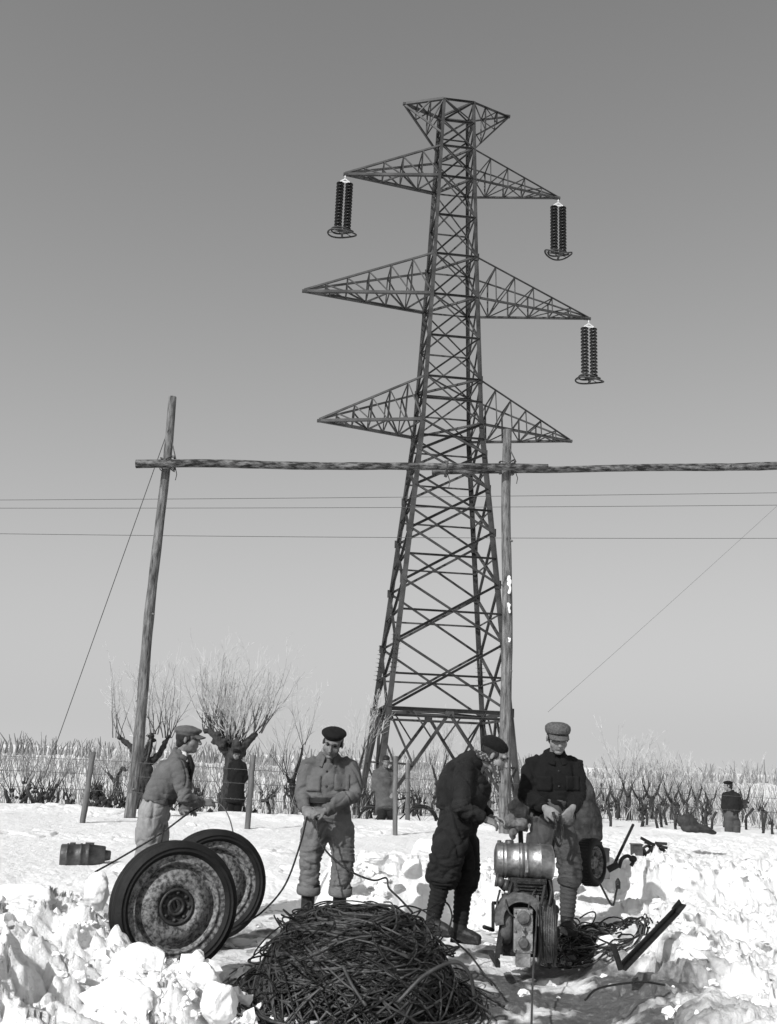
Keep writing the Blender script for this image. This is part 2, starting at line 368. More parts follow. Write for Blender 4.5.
spots = [(60, 905, 6.3, .22), (95, 945, 5.9, .20), (140, 955, 5.7, .17), (172, 975, 5.45, .15), (205, 965, 5.6, .17), (242, 950, 5.9, .17), (60, 975, 5.4, .2),
         (120, 985, 5.2, .16), (100, 880, 7.0, .15), (118, 920, 6.3, .13), (255, 985, 5.3, .13), (28, 940, 5.8, .22), (55, 855, 7.6, .2), (128, 863, 8.0, .13),
         (258, 935, 6.4, .13), (222, 985, 5.3, .14), (22, 880, 6.6, .2), (190, 990, 5.25, .12)]
for i, (px, py, Y, r) in enumerate(spots):
    if i in (0, 5, 9, 12, 17, 10, 14): continue
    p = P(px, py, Y); o = chunk((p.x, Y, p.z - r*.5), r*.82, i*7+3)
    tag(o, 'rough lump of broken white snow in the heap around the truck wheels', 'snow lump', 'lumps of broken snow around the wheels')
spots = [(352, 872, 9.3, .13), (378, 850, 9.5, .16), (415, 862, 9.3, .15), (400, 884, 9.1, .10), (505, 880, 9.2, .12), (425, 842, 9.7, .13)]
for i, (px, py, Y, r) in enumerate(spots):
    p = P(px, py, Y); o = chunk((p.x, Y, p.z - r*.45), r*.8, i*5+70)
    tag(o, 'lump of packed snow in the cut bank behind the workmen', 'snow lump', 'lumps in the snow bank behind the men')

def crumbs():
    rr = random.Random(99); m = MB(); bm = bmesh.new(); bmesh.ops.create_icosphere(bm, subdivisions=2, radius=1); base = [v.co.copy() for v in bm.verts]; fs = [tuple(v.index for v in f.verts) for f in bm.faces]; bm.free()
    zones = [((-3.6, -1.1), (4.6, 8.0), 900), ((-1.3, -.5), (4.9, 6.2), 420), ((1.3, 4.5), (5., 11.), 1100), ((-.6, 1.3), (9.0, 10.4), 420), ((-1.2, 1.8), (6.2, 9.2), 260)]
    for (x0, x1), (y0, y1), n in zones:
        for k in range(n):
            x = rr.uniform(x0, x1); y = rr.uniform(y0, y1); r = min(.06, .008+.013*rr.expovariate(1)); q = V((rr.uniform(0, 99), 0, 0)); sc = V((rr.uniform(.7, 1.4), rr.uniform(.7, 1.3), rr.uniform(.5, 1)))
            if noise.noise(V((x*1.3, y*1.3, 5))) < -.12 or (.25 < x < 2.0 and y < 8.3 and rr.random() < .9): continue
            c = V((x, y, gz(x, y)+r*.15)); m.add([c+V((p.x*sc.x, p.y*sc.y, p.z*sc.z))*r*(1+.75*noise.noise(p*1.6+q)) for p in base], fs, 0, False)
    tag(m.build('snow_crumbs', MT['snowlump'], None), 'small crumbs of broken snow scattered over the heaps', 'snow', kind='stuff')
crumbs()
# ------------------------------------------------------------------ lattice tower
TX, TD, YAW = 2.107, 36., rad(7.014)
ta = V((math.cos(YAW), math.sin(YAW), 0)); td = V((-math.sin(YAW), math.cos(YAW), 0)); Z = V((0, 0, 1))
TH = [-3., 1.71, 12.52, 14.35, 17.9, 19.7, 23.34, 24.78, 27.03]; TW = [2.56, 2.13, 1.143, 1.063, .905, .86, .69, .666, .643]
def tc(h): return V((TX + .00336*h, TD, h+CAMH))
def corner(h, k):
    w = float(np.interp(h, TH, TW)); s = [(-1, -1), (1, -1), (-1, 1), (1, 1)][k]; return tc(h) + ta*s[0]*w + td*s[1]*w
tower = thing('transmission_tower', 'tall steel lattice electricity pylon with three pairs of pointed crossarms', 'pylon', (TX, TD, -.4))
HB = -CAMH-.5
for k in range(4):
    m = MB(); s = [(-1, -1), (1, -1), (-1, 1), (1, 1)][k]; sd = (-ta*s[0])
    hs = [HB, 1.71, 12.52, 19.7, 27.03]; sz = [.19, .17, .14, .12]
    for i in range(4): m.angle(corner(hs[i], k), corner(hs[i+1], k), sz[i], .022, sd)
    for h in (1.71, 4.1, 6.25, 8.2, 9.9, 11.3, 12.52, 14.35, 17.9, 19.7, 23.34): m.box(corner(h, k)-td*s[1]*.0, (.26 if h < 9 else .2, .03, .30), Matrix((ta, td, Z)).transposed())
    m.build('leg', MT['steel'], tower)
LV = [1.71, 4.1, 6.25, 8.2, 9.9, 11.3, 12.52, 14.35, 16.1, 17.9, 19.7, 21.5, 23.34, 24.78, 26., 27.03]
for fi, (a, b) in enumerate(((0, 1), (1, 3), (3, 2), (2, 0))):
    m = MB(); nrm = (-td, ta, td, -ta)[fi]
    for i in range(len(LV)-1):
        l, h = LV[i], LV[i+1]; A0, B0, A1, B1 = corner(l, a), corner(l, b), corner(h, a), corner(h, b)
        s = .09 if i < 6 else .062
        m.angle(A0, B1, s, .014, nrm); m.angle(B0+nrm*.03, A1+nrm*.03, s, .014, nrm)
        mid = (l+h)/2
        if i < 7: m.angle(lerp(A0, A1, .5), lerp(B0, B1, .5), .07, .012, nrm)
        if i in (6, 7, 8, 9, 10, 11, 12, 13, 14): m.angle(A1, B1, .075, .012, nrm)
    # beam over the open base, and the struts under it
    A, B = corner(1.71, a), corner(1.71, b); m.angle(A, B, .14, .02, nrm); m.angle(A-Z*.22, B-Z*.22, .09, .02, nrm)
    A0, B0 = corner(HB, a), corner(HB, b); c = lerp(A, B, .5)-Z*.1; m.box(c, (.3, .3, .03), Matrix((nrm.cross(Z), Z, nrm)).transposed())
    for e0, e1 in ((A0, A), (B0, B)):
        m.angle(c, e0, .11, .015, nrm); q = lerp(c, e0, .5); e = lerp(e0, e1, .5); m.angle(q, e, .07, .012, nrm); m.angle(e1, q, .07, .012, nrm)
        q2 = lerp(c, e0, .75); m.angle(q2, lerp(e0, e1, .5), .06, .01, nrm); m.angle(lerp(c, e0, .25), lerp(e1, c, .4), .06, .01, nrm)
    m.build('bracing', MT['steel'], tower)
for h in (1.71, 12.52, 14.35, 17.9, 19.7, 23.34, 24.78, 27.03):
    m = MB(); m.angle(corner(h, 0), corner(h, 3), .08, .012); m.angle(corner(h, 1)+Z*.01, corner(h, 2)+Z*.01, .08, .012); m.build('plan_bracing', MT['steel'], tower)
for k in range(4):                        # spiked collars against climbing
    m = MB(); m.tube([corner(2.85, k), corner(4.3, k)], .06, 8)
    for j in range(9):
        h = 2.9+j*.16; c = corner(h, k)
        for q in range(6):
            d = V((math.cos(q*PI/3+j), math.sin(q*PI/3+j), .25)); m.tube([c+d*.05, c+d*.2], [.014, .004], 4)
    m.build('climbing_guard', MT['steel_dark'], tower)
def cross_arm(side, hb, ht, tipv, n, name, flip=False):
    m = MB(); kn, kf = (1, 3) if side > 0 else (0, 2)
    bn, bf = corner(hb, kn), corner(hb, kf); tn, tf = corner(ht, kn), corner(ht, kf); tip = tipv-ta*side*.08
    for e in (bn, bf): m.angle(e, tip, .11, .018)
    for e in (tn, tf): m.angle(e, tip+Z*(.06 if not flip else -.06), .075, .012)
    ts = [i/n for i in range(1, n)]; pv = 0.
    for i, t in enumerate(ts):
        Bn, Bf, Tn, Tf = lerp(bn, tip, t), lerp(bf, tip, t), lerp(tn, tip, t), lerp(tf, tip, t)
        m.angle(Bn, Tn, .05, .01); m.angle(Bf, Tf, .05, .01); m.angle(Bn, Bf, .05, .01)
        for e, g in ((lerp(bn, tip, pv), Bf) if i % 2 == 0 else (lerp(bf, tip, pv), Bn),): m.angle(e, g, .055, .01)
        m.angle(lerp(bn, tip, pv), Tn, .05, .01); m.angle(lerp(bf, tip, pv), Tf, .05, .01)
        if i < n-2: m.angle(Tn, Tf, .045, .01)
        pv = t
    m.box(tip-ta*side*.05, (.26, .12, .10), Matrix((ta, td, Z)).transposed())
    m.build(name, MT['steel'], tower); return tip
def tipat(px, py, hb):                    # where the arm tip stands along the arm's own direction
    c = tc(hb); best = min((abs((lambda q: q)(proj(c+ta*s)[0]-px)), s) for s in np.linspace(-8, 8, 1601)); return c+ta*best[1]
def proj(p):
    d = V(p)-V((0, 0, CAMH)); z = d.dot(fw); return (388.5+F*d.dot(CR)/z, 512-F*d.dot(CU)/z)
A1L = cross_arm(-1, 23.34, 24.78, tipat(343.5, 175, 23.34), 5, 'cross_arm'); A1R = cross_arm(1, 23.34, 24.78, tipat(560, 199, 23.34), 5, 'cross_arm')
A2L = cross_arm(-1, 17.9, 19.7, tipat(302, 291, 17.9), 6, 'cross_arm'); A2R = cross_arm(1, 17.9, 19.7, tipat(590.6, 319, 17.9), 6, 'cross_arm')
A3L = cross_arm(-1, 12.52, 14.35, tipat(317, 420, 12.52), 6, 'cross_arm'); A3R = cross_arm(1, 12.52, 14.35, tipat(572, 442, 12.52), 6, 'cross_arm')
cross_arm(-1, 27.03, 25.35, tipat(403, 103, 27.03), 3, 'earth_wire_arm', True); cross_arm(1, 27.03, 25.35, tipat(510, 116, 27.03), 3, 'earth_wire_arm', True)

def insulator(top, label, kind):
    t = thing('insulator_string', label, 'insulator', top-Z*2.9, 'double insulator strings hanging from the pylon')
    m = MB(); m.tube([top, top-Z*.22], .03, 6)
    A = top-Z*.22; w = .185
    for s in (-1, 1): m.bar(A, A+ta*s*w-Z*.13, .05, .04)
    m.bar(A+ta*-w-Z*.14, A+ta*w-Z*.14, .07, .03); m.build('yoke', MT['zinc'], t)
    n = 15; p = .145
    for s in (-1, 1):
        m = MB(); c = A+ta*s*w-Z*.2
        for i in range(n):
            z = c-Z*(i*p)
            m.lathe(z, Z, [(.03, .002), (.03, .03), (-.005, .07), (-.03, .158), (-.062, .164), (-.055, .11), (-.06, .05), (-.062, .002)], 14)
        o = m.build('disc_string', MT['porcelain'], t)
        m = MB()
        for i in range(n):
            z = c-Z*(i*p); m.lathe(z, Z, [(.025, .001), (.032, .034), (.07, .032), (.085, .012), (.105, .001)], 8)
        m.tube([c+Z*.05, c-Z*(n*p)], .01, 5)
        m.build('metal_cap', MT['zinc'], o)
    B = A-Z*(.2+n*p+.02); m = MB(); m.bar(B-ta*w, B+ta*w, .07, .03); m.bar(B-ta*w, B-Z*.15, .03, .02); m.bar(B+ta*w, B-Z*.15, .03, .02)
    m.box(B-Z*.16, (.08, .30, .05)); m.build('clamp', MT['steel'], t)
    for q in range(2):
        m = MB(); ring = []; R0 = (.58, .44)[q]; zz = (-.12, .02)[q]
        for k in range(33):
            a = 2*PI*k/32*(.94 if kind else 1); e = ta*math.cos(a)*R0 + td*math.sin(a)*R0*.55
            ring.append(B+e+Z*(zz+(.20*abs(math.cos(a))**2 if kind and q == 0 else .04*math.sin(2*a))))
        m.tube(ring, .034, 6); m.tube([B-Z*.02, ring[0 if q else 4]], .014, 5); m.tube([B-Z*.02, ring[16]], .014, 5)
        m.build('guard_ring', MT['steel'], t)
insulator(A1L, 'double string of dark disc insulators under the left tip of the highest long crossarm', 0)
insulator(A1R, 'double string of dark disc insulators under the right tip of the highest long crossarm', 1)
insulator(A2R, 'double string of dark disc insulators under the right tip of the middle, widest crossarm', 0)

# ------------------------------------------------------------------ wooden scaffold over the road, wires
def log(a, b, r0, r1, name, label, cat, m, seed, group=None):
    mb = MB(); n = 26; pts = []; rs = []; rr = random.Random(seed)
    for i in range(n+1):
        t = i/n; p = lerp(a, b, t); pts.append(p + V((noise.noise(V((t*3, seed, 0))), noise.noise(V((t*3, seed, 5))), 0 if abs(a.z-b.z) > 2 else noise.noise(V((t*3, seed, 9)))))*.05)
        rs.append(lerp(r0, r1, t)*(1+.10*noise.noise(V((t*14, seed, 2)))))
    mb.tube(pts, rs, 14)
    for k in range(7):
        t = rr.uniform(.08, .95); p = lerp(a, b, t); d = V((rr.gauss(0, 1), rr.gauss(0, 1), rr.gauss(0, .3))).normalized(); mb.tube([p, p+d*(lerp(r0, r1, t)+.03)], [.04, .02], 6)
    o = mb.build(name, m, None, a); return tag(o, label, cat, group)
YS = 19.
pL0 = P(130, 812, YS); pL0.z -= .3; pL1 = P(172.5, 397, YS+.1)
log(pL0, pL1, .112, .082, 'wooden_pole', 'leaning round wooden pole at the left end of the scaffold', 'pole', MT['log'], 1)
pR0 = P(505, 840, YS); pR0.z -= .3; pR1 = P(507.5, 430, YS+.05)
pr = log(pR0, pR1, .118, .088, 'wooden_pole', 'upright round wooden pole in front of the pylon, streaked with snow', 'pole', MT['log'], 2)
for py, w, h in ((585, .05, .30), (608, .045, .16), (640, .03, .08)):
    p = P(509.5, py, YS-.1); g = MB()
    for j in range(8): g.ell(p+V((random.gauss(0, w*.35), 0, (j/7-.5)*h)), (w*random.uniform(.4, .8), .03, h*random.uniform(.12, .2)), nu=8, nv=6)
    finish(remesh(g, .012, 1), 'snow_patch', MT['snowlump'], pr)
log(P(136, 464, YS-.2), P(548, 467.5, YS-.2), .088, .07, 'cross_log', 'long left log lashed across the two wooden poles, bark half stripped', 'log', MT['log_h'], 3)
log(P(432, 472, YS+.22), P(800, 465, YS+.22), .06, .088, 'cross_log', 'darker right log overlapping the first and running out to the right', 'log', MT['log_h'], 4)
def lashing(px, py, w, h, n, label, dz=0.):
    c = P(px, py, YS); m = MB(); rr = random.Random(int(px)); pts = []
    for i in range(n*16+1):
        a = 2*PI*i/16; k = i/(n*16)-.5; tl = .9 if (i//16) % 2 else -.9
        pts.append(c+V((math.cos(a)*w + k*.03, math.sin(a)*(.26), dz+math.cos(a)*tl*h+math.sin(a*.37)*.02+k*.05)))
    m.tube(pts, .011, 5); m.tube([pts[-1], pts[-1]+V((.05, -.03, -.16)), pts[-1]+V((.03, -.02, -.28))], .009, 5)
    tag(m.build('wire_lashing', MT['wire'], None, c), label, 'lashing')
lashing(168, 464, .14, .12, 6, 'wire lashing tying the left log to the leaning pole'); lashing(507, 467.5, .15, .12, 6, 'wire lashing tying the overlapping logs to the upright pole'); lashing(446, 468.5, .02, .16, 4, 'wire lashing binding the two logs where the second begins')
# little braces where pole meets log
for (a, b, lb) in (((171, 438), (176, 460), 'short stay between the top of the leaning pole and the left log'), ((507, 443), (516, 462), 'short stay between the upright pole and the overlapping logs')):
    m = MB(); m.tube([P(*a, YS), P(*b, YS-.15)], .012, 6); tag(m.build('stay_wire', MT['wire'], None, P(*b, YS)), lb, 'stay wire')
def wire(a, b, r, sag, label, name='overhead_wire', cat='wire', group=None, m='wire'):
    mb = MB(); pts = [lerp(a, b, i/40) - Z*sag*4*(i/40)*(1-i/40) for i in range(41)]; mb.tube(pts, r, 5); return tag(mb.build(name, MT[m], None, a), label, cat, group)
wire(P(-120, 500.5, 30), P(900, 491, 30), .009, .05, 'highest of the three thin wires crossing the sky below the logs')
wire(P(-120, 508, 30), P(900, 504, 30), .009, .05, 'middle of the three thin wires crossing the sky below the logs')
wire(P(-120, 532, 30), P(900, 538, 30), .009, .08, 'lowest of the three thin wires crossing the sky below the logs')
wire(P(168, 430, YS), P(44, 778, 21.5), .009, 0, 'slanting guy wire from the leaning pole down to the left fence', 'guy_wire')
wire(P(900, 372+20, 44), P(548, 712, 40), .006, .1, 'faint slanting wire rising to the right above the capped man', 'guy_wire')

# ------------------------------------------------------------------ barbed wire fence
fence = thing('wire_fence', 'barbed wire fence on thin wooden posts across the snow field', 'fence', (-2.6, 17.4, .15))
YF = 17.4
def post(px, y0, y1, px1, Y, w):
    a = P(px, y0, Y); b = P(px1, y1, Y); a = a - (b-a)*.25; m = MB(); n = 8
    m.tube([lerp(a, b, i/n)+V((noise.noise(V((i*.7, px, 0)))*.012, 0, 0)) for i in range(n+1)], [w*(1+.12*noise.noise(V((i*1.3, px, 4)))) for i in range(n+1)], 8); return m, a, b
tops = []
for px, y0, y1, px1, w in ((84, 813, 752, 93, .052), (248, 822, 755, 253, .05), (395, 831, 756, 395.5, .042), (-75, 806, 748, -60, .05)):
    m, a, b = post(px, y0, y1, px1, YF, w); m.build('fence_post', MT['post'], fence); tops.append((px, a, b))
m, a, b = post(407.5, 818, 763, 408, 21.0, .048); tag(m.build('stake', MT['post'], None, a), 'lone upright wooden stake standing by the bicycle', 'stake')
ends = [(-140, 750, 17.4), (90, 760, 17.4), (252, 770, 17.4), (395, 778, 17.6), (560, 786, 18.5), (800, 800, 20.)]
for dz in (0, 14, 30):
    m = MB(); q = spline([P(x, y+dz, Y) for x, y, Y in ends], 12); m.tube(q, .005, 4)
    for i in range(0, len(q)-1):
        for t in (0, .33, .66):
            c = lerp(q[i], q[i+1], t); d = V((random.gauss(0, 1), random.gauss(0, 1), random.gauss(0, 1))).normalized()*.022; m.tube([c-d, c+d], .0035, 3)
    m.build('barbed_wire', MT['wire'], fence)

# ------------------------------------------------------------------ trees
def shoot(mb, p, d, L, r, rr, depth, straight=.12, upw=.05, branch=3):
    n = max(4, int(L/.16)); pts = [V(p)]; d = V(d).normalized()
    for i in range(n):
        d = (d + V((rr.gauss(0, straight), rr.gauss(0, straight), rr.gauss(0, straight)*.6+upw))).normalized(); pts.append(pts[-1]+d*(L/n))
    rs = [max(r*(1-.85*i/n), .0035) for i in range(n+1)]
    k = max(1, int(n*.38)) if depth < 2 else 0
    if depth == 0: mb.tube(pts[:k+1], rs[:k+1], 5, 0, False); mb.tube(pts[k:], rs[k:], 4, 1, False)
    elif depth == 1: mb.tube(pts[:k+1], rs[:k+1], 4, 1, False); mb.tube(pts[k:], rs[k:], 3, 2, False)
    else: mb.tube(pts, rs, 3, 2, False)
    if depth < 2:
        for b in range(branch + (2 if depth == 0 else 0)):
            i = rr.randint(max(1, n//4), n-1); t = pts[i]; dd = (pts[i+1 if i < n else i]-pts[i-1]).normalized()
            o = V((rr.gauss(0, 1), rr.gauss(0, 1), rr.gauss(0, .6))); o = (o-dd*o.dot(dd)).normalized()
            shoot(mb, t, dd*.85+o*.55, L*rr.uniform(.22, .45), rs[i]*.6, rr, depth+1, straight, upw, branch)
TWM = None
def pollard(base, Y, arms, r0, shoots, Ls, label, seed, trunkpts, group=None, name='pollard_tree', lean=0., upw=.06, base_r=None):
    """trunkpts / arms in pixels at distance Y"""
    rr = random.Random(seed); q = [P(x, y, Y) for x, y in trunkpts]; b = q[0].copy(); b.z = min(b.z, gz(b.x, Y))-.1
    t = thing(name, label, 'tree', b, group)
    m = MB(); pts = spline([b]+q[1:] if len(q) > 1 else [b], 5); n = len(pts)
    m.tube(pts, [r0*(1.25-.35*i/n)*(1+.15*noise.noise(V((i*.9, seed, 0)))) for i in range(n)], 10)
    heads = []
    for a in arms:
        ap = [q[-1]+V((0, 0, -.08))] + [P(x, y, Y+rr.uniform(-.3, .3)) for x, y in a]; sp = spline(ap, 4); k = len(sp)
        m.tube(sp, [r0*(.62-.36*i/k) for i in range(k)], 9); heads.append((ap[-1], (sp[-1]-sp[-3]).normalized(), r0))
        for i in range(5):
            c = sp[-1-rr.randint(0, min(6, k-1))]+V((rr.gauss(0, r0*.3), rr.gauss(0, r0*.3), rr.gauss(0, r0*.22))); m.ell(c, (r0*rr.uniform(.2, .45), r0*rr.uniform(.2, .45), r0*rr.uniform(.2, .4)), nu=8, nv=6)
    heads.append((q[-1]+Z*r0*.4, Z, r0))
    for i in range(6):
        c = q[-1]+V((rr.gauss(0, r0*.5), rr.gauss(0, r0*.5), rr.gauss(0, r0*.35))); m.ell(c, (r0*.7, r0*.6, r0*.5), nu=8, nv=6)
    me = remesh(m, max(.022, r0*.13), 1); fold_displace(me, r0*.16, 2.2/r0*.6, None, seed); finish(me, 'trunk', MT['bark'], t)
    c = MB()
    for i in range(shoots):
        h, d, r = rr.choice(heads); az = rr.uniform(0, 2*PI); sp = rr.uniform(.05, .95)
        dd = d*.55 + Z*.75 + V((math.cos(az), math.sin(az)*.7, 0))*sp
        shoot(c, h+V((rr.gauss(0, r0*.4), rr.gauss(0, r0*.4), 0)), dd, Ls*rr.uniform(.55, 1.05), max(.011, r0*rr.uniform(.045, .10)), rr, 0, .09, upw)
    c.build('crown', [MT['twig'], MT['midtwig'], MT['frost']], t); return t
pollard(0, 27., [[(132, 748), (120, 738)], [(158, 755), (168, 738)], [(150, 742), (152, 734)]], .19, 36, 2.2, 'frosted pollard tree with a forked black trunk behind the leaning pole', 11, [(148, 800), (146, 775), (143, 764)])
pollard(0, 34., [[(108, 773)], [(122, 768), (126, 771)]], .12, 16, 1.2, 'small knobbly pollard tree low behind the left fence post', 12, [(117, 800), (117, 788), (116, 781)])
pollard(0, 26., [[(218, 740), (209, 731)], [(246, 744), (257, 733)], [(236, 745), (238, 738)], [(225, 745), (222, 738)]], .23, 78, 2.25, 'broad frosted pollard tree with a fan of shoots and a man at its trunk', 13, [(231, 808), (232, 780), (233, 758)])
pollard(0, 30., [[(286, 775)], [(300, 760), (303, 745)]], .10, 15, 2.2, 'slender bare tree with thin grey limbs left of the man in the beret', 14, [(296, 806), (293, 790), (292, 782)], name='bare_tree')
pollard(0, 33., [[(350, 765)], [(364, 750)]], .10, 18, 2.0, 'frosted bare tree between the man in the beret and the pylon leg', 15, [(357, 806), (357, 790), (356, 780)], name='bare_tree')
pollard(0, 44., [[(432, 765)], [(446, 760)]], .12, 18, 2.0, 'bare tree standing behind the open base of the pylon', 16, [(438, 806), (438, 795), (438, 785)], name='bare_tree')
pollard(0, 42., [[(470, 768)], [(484, 765)]], .11, 18, 2.2, 'bare tree close behind the man bending his head', 17, [(476, 806), (477, 795), (477, 785)], name='bare_tree')
pollard(0, 40., [[(328, 776)]], .09, 14, 1.9, 'thin bare tree directly behind the shoulder of the man in the beret', 18, [(322, 806), (323, 795), (323, 788)], name='bare_tree')
rightrow = [(606, 797, 40, 9, 1.2), (617, 798, 37, 12, 1.5), (628, 792, 36, 14, 2.0), (641, 797, 38, 12, 1.2), (652, 795, 38, 12, 1.6), (664, 797, 42, 10, 1.3), (672, 797, 38, 12, 1.5), (685, 800, 38, 12, 1.4), (697, 797, 44, 10, 1.5), (711, 801, 46, 10, 1.2), (526, 793, 42, 8, 1.3), (537, 795, 45, 8, 1.4), (596, 796, 46, 8, 1.4), (745, 800, 40, 10, 1.4)]
for i, (px, py, Y, ns, L) in enumerate(rightrow):
    rr = random.Random(100+i); a = rr.uniform(5, 9)
    pollard(0, Y, [[(px-a*.6, py-2), (px-a, py-7-rr.random()*4)], [(px+a*.6, py-3), (px+a*.9, py-8-rr.random()*4)]], .088, ns, L, 'short gnarled pollard tree in the row beyond the snow on the right', 200+i, [(px, 830), (px+rr.uniform(-1, 1), py+10), (px, py+3)], group='row of short pollards on the right')
# low hedge of stumps and twigs, uncountable
def hedge(name, label, x0, x1, Y0, Y1, zt, n, r, seed, dark, pale=0):
    rr = random.Random(seed); m = MB()
    for i in range(n):
        px = rr.uniform(x0, x1); Y = rr.uniform(Y0, Y1); b = P(px, 800, Y); b.z = gz(b.x, Y)-.05; cl = noise.noise(V((px*.011, Y*.05, seed)))+.6*noise.noise(V((px*.05, Y*.1, seed)))
        if pale and rr.random() > .55+cl*1.2: continue
        h = zt*(.35+.75*rr.random()**1.6)*(1+.55*cl)
        d = V((rr.gauss(0, .2), rr.gauss(0, .2), 1)).normalized(); mi = 0 if rr.random() < dark else (1 if rr.random() < .6 else 2)
        p1 = b+d*h*.5; d2 = (d+V((rr.gauss(0, .25), rr.gauss(0, .25), 0))).normalized(); m.tube([b, p1, p1+d2*h*.5], [r, r*.7, r*.25], 3, mi, False)
        if rr.random() < .5: d3 = (d+V((rr.gauss(0, .7), rr.gauss(0, .5), .1))).normalized(); m.tube([p1, p1+d3*h*.3], [r*.5, r*.2], 3, min(2, mi+1), False)
    o = m.build(name, [MT['far_twig'], MT['far_twig'], MT['far_hazy_frost']] if pale else [MT['twig'], MT['midtwig'], MT['frost']], None); tag(o, label, 'hedge', kind='stuff')
def stumps(x0, x1, Y0, Y1, n, seed):
    rr = random.Random(seed); m = MB()
    for i in range(n):
        px = rr.uniform(x0, x1); Y = rr.uniform(Y0, Y1); b = P(px, 800, Y); b.z = gz(b.x, Y)-.05; h = rr.uniform(.3, .8)
        m.tube([b, b+V((rr.gauss(0, .05), 0, h*.6)), b+V((rr.gauss(0, .1), 0, h))], [.045, .04, .05], 5)
        for k in range(2): m.ell(b+V((rr.gauss(0, .06), rr.gauss(0, .05), h+rr.gauss(0, .05))), (.055, .05, .045), nu=6, nv=5)
        for k in range(5): d = V((rr.gauss(0, .5), rr.gauss(0, .4), 1)).normalized(); q = b+V((rr.gauss(0, .05), 0, h)); m.tube([q, q+d*rr.uniform(.2, .6)], [.014, .005], 3)
    tag(m.build('stump_hedge', MT['bark'], None), 'dark hedge of cropped stumps along the far edge of the snow', 'hedge', kind='stuff')
stumps(-160, 270, 24.5, 28, 100, 31); stumps(255, 780, 30, 36, 100, 32)
hedge('twig_hedge', 'pale thicket of bare twigs beyond the snow behind the left fence', -200, 370, 26, 34, 1.0, 1300, .010, 33, .4)
hedge('twig_hedge', 'pale thicket of bare twigs beyond the snow behind the pylon and on the right', 330, 960, 34, 48, 1.2, 1900, .013, 34, .35)
hedge('middle_scrub', 'pale scrub between the near thicket and the far belt', -350, 1100, 35, 54, 1.2, 5500, .016, 37, 0., 1)
hedge('distant_scrub', 'far belt of frosty scrub under the sky, paled by haze in its colour', -350, 1100, 50, 130, 1.55, 17000, .032, 35, 0., 1)
hedge('distant_woodland', 'faint grey line of far woodland on the horizon', -500, 1300, 170, 260, 3.6, 6000, .25, 36, 0., 1)

# ------------------------------------------------------------------ people
def frame(f, u):
    f = V(f).normalized(); u = V(u); u = (u-f*u.dot(f)).normalized(); return f, u, f.cross(u)     # forward, up, right
def hand_shape(mb, w, d, n, thumb, curl=.6, k=1.):
    d = V(d).normalized(); n = V(n); n = (n-d*n.dot(d)).normalized(); s = d.cross(n)*thumb
    mb.loft([w-d*.03, w, w+d*.045*k, w+d*.088*k], [(.026, .022), (.029, .021), (.042, .018), (.040, .014)], side=s, seg=12)
    for off, L in ((.033, .074), (.011, .083), (-.011, .078), (-.032, .060)):
        p = w+d*.085*k+s*off; pts = [p-d*.03]; a = curl*.5+abs(off)*3
        pts.append(p)
        for seg in (.42, .33, .25): pts.append(pts[-1] + (d*math.cos(a)+n*math.sin(a)+s*off*1.2)*L*seg*k); a += curl
        mb.loft(pts, [.0105, .0105, .0095, .0088, .0075], side=s, seg=8, cap=.9)
    p = w+d*.022+s*.026; t1 = p+(d*.55+s*.65+n*.35).normalized()*.045*k; t2 = t1+(d*.8+s*.15+n*.6).normalized()*.034*k
    mb.loft([p, t1, t2], [.014, .0115, .009], side=n, seg=8, cap=.9)
def on_surface(me_obj_coords_bvh, p, d):
    h = me_obj_coords_bvh.ray_cast(p, d); return h[0], h[1]
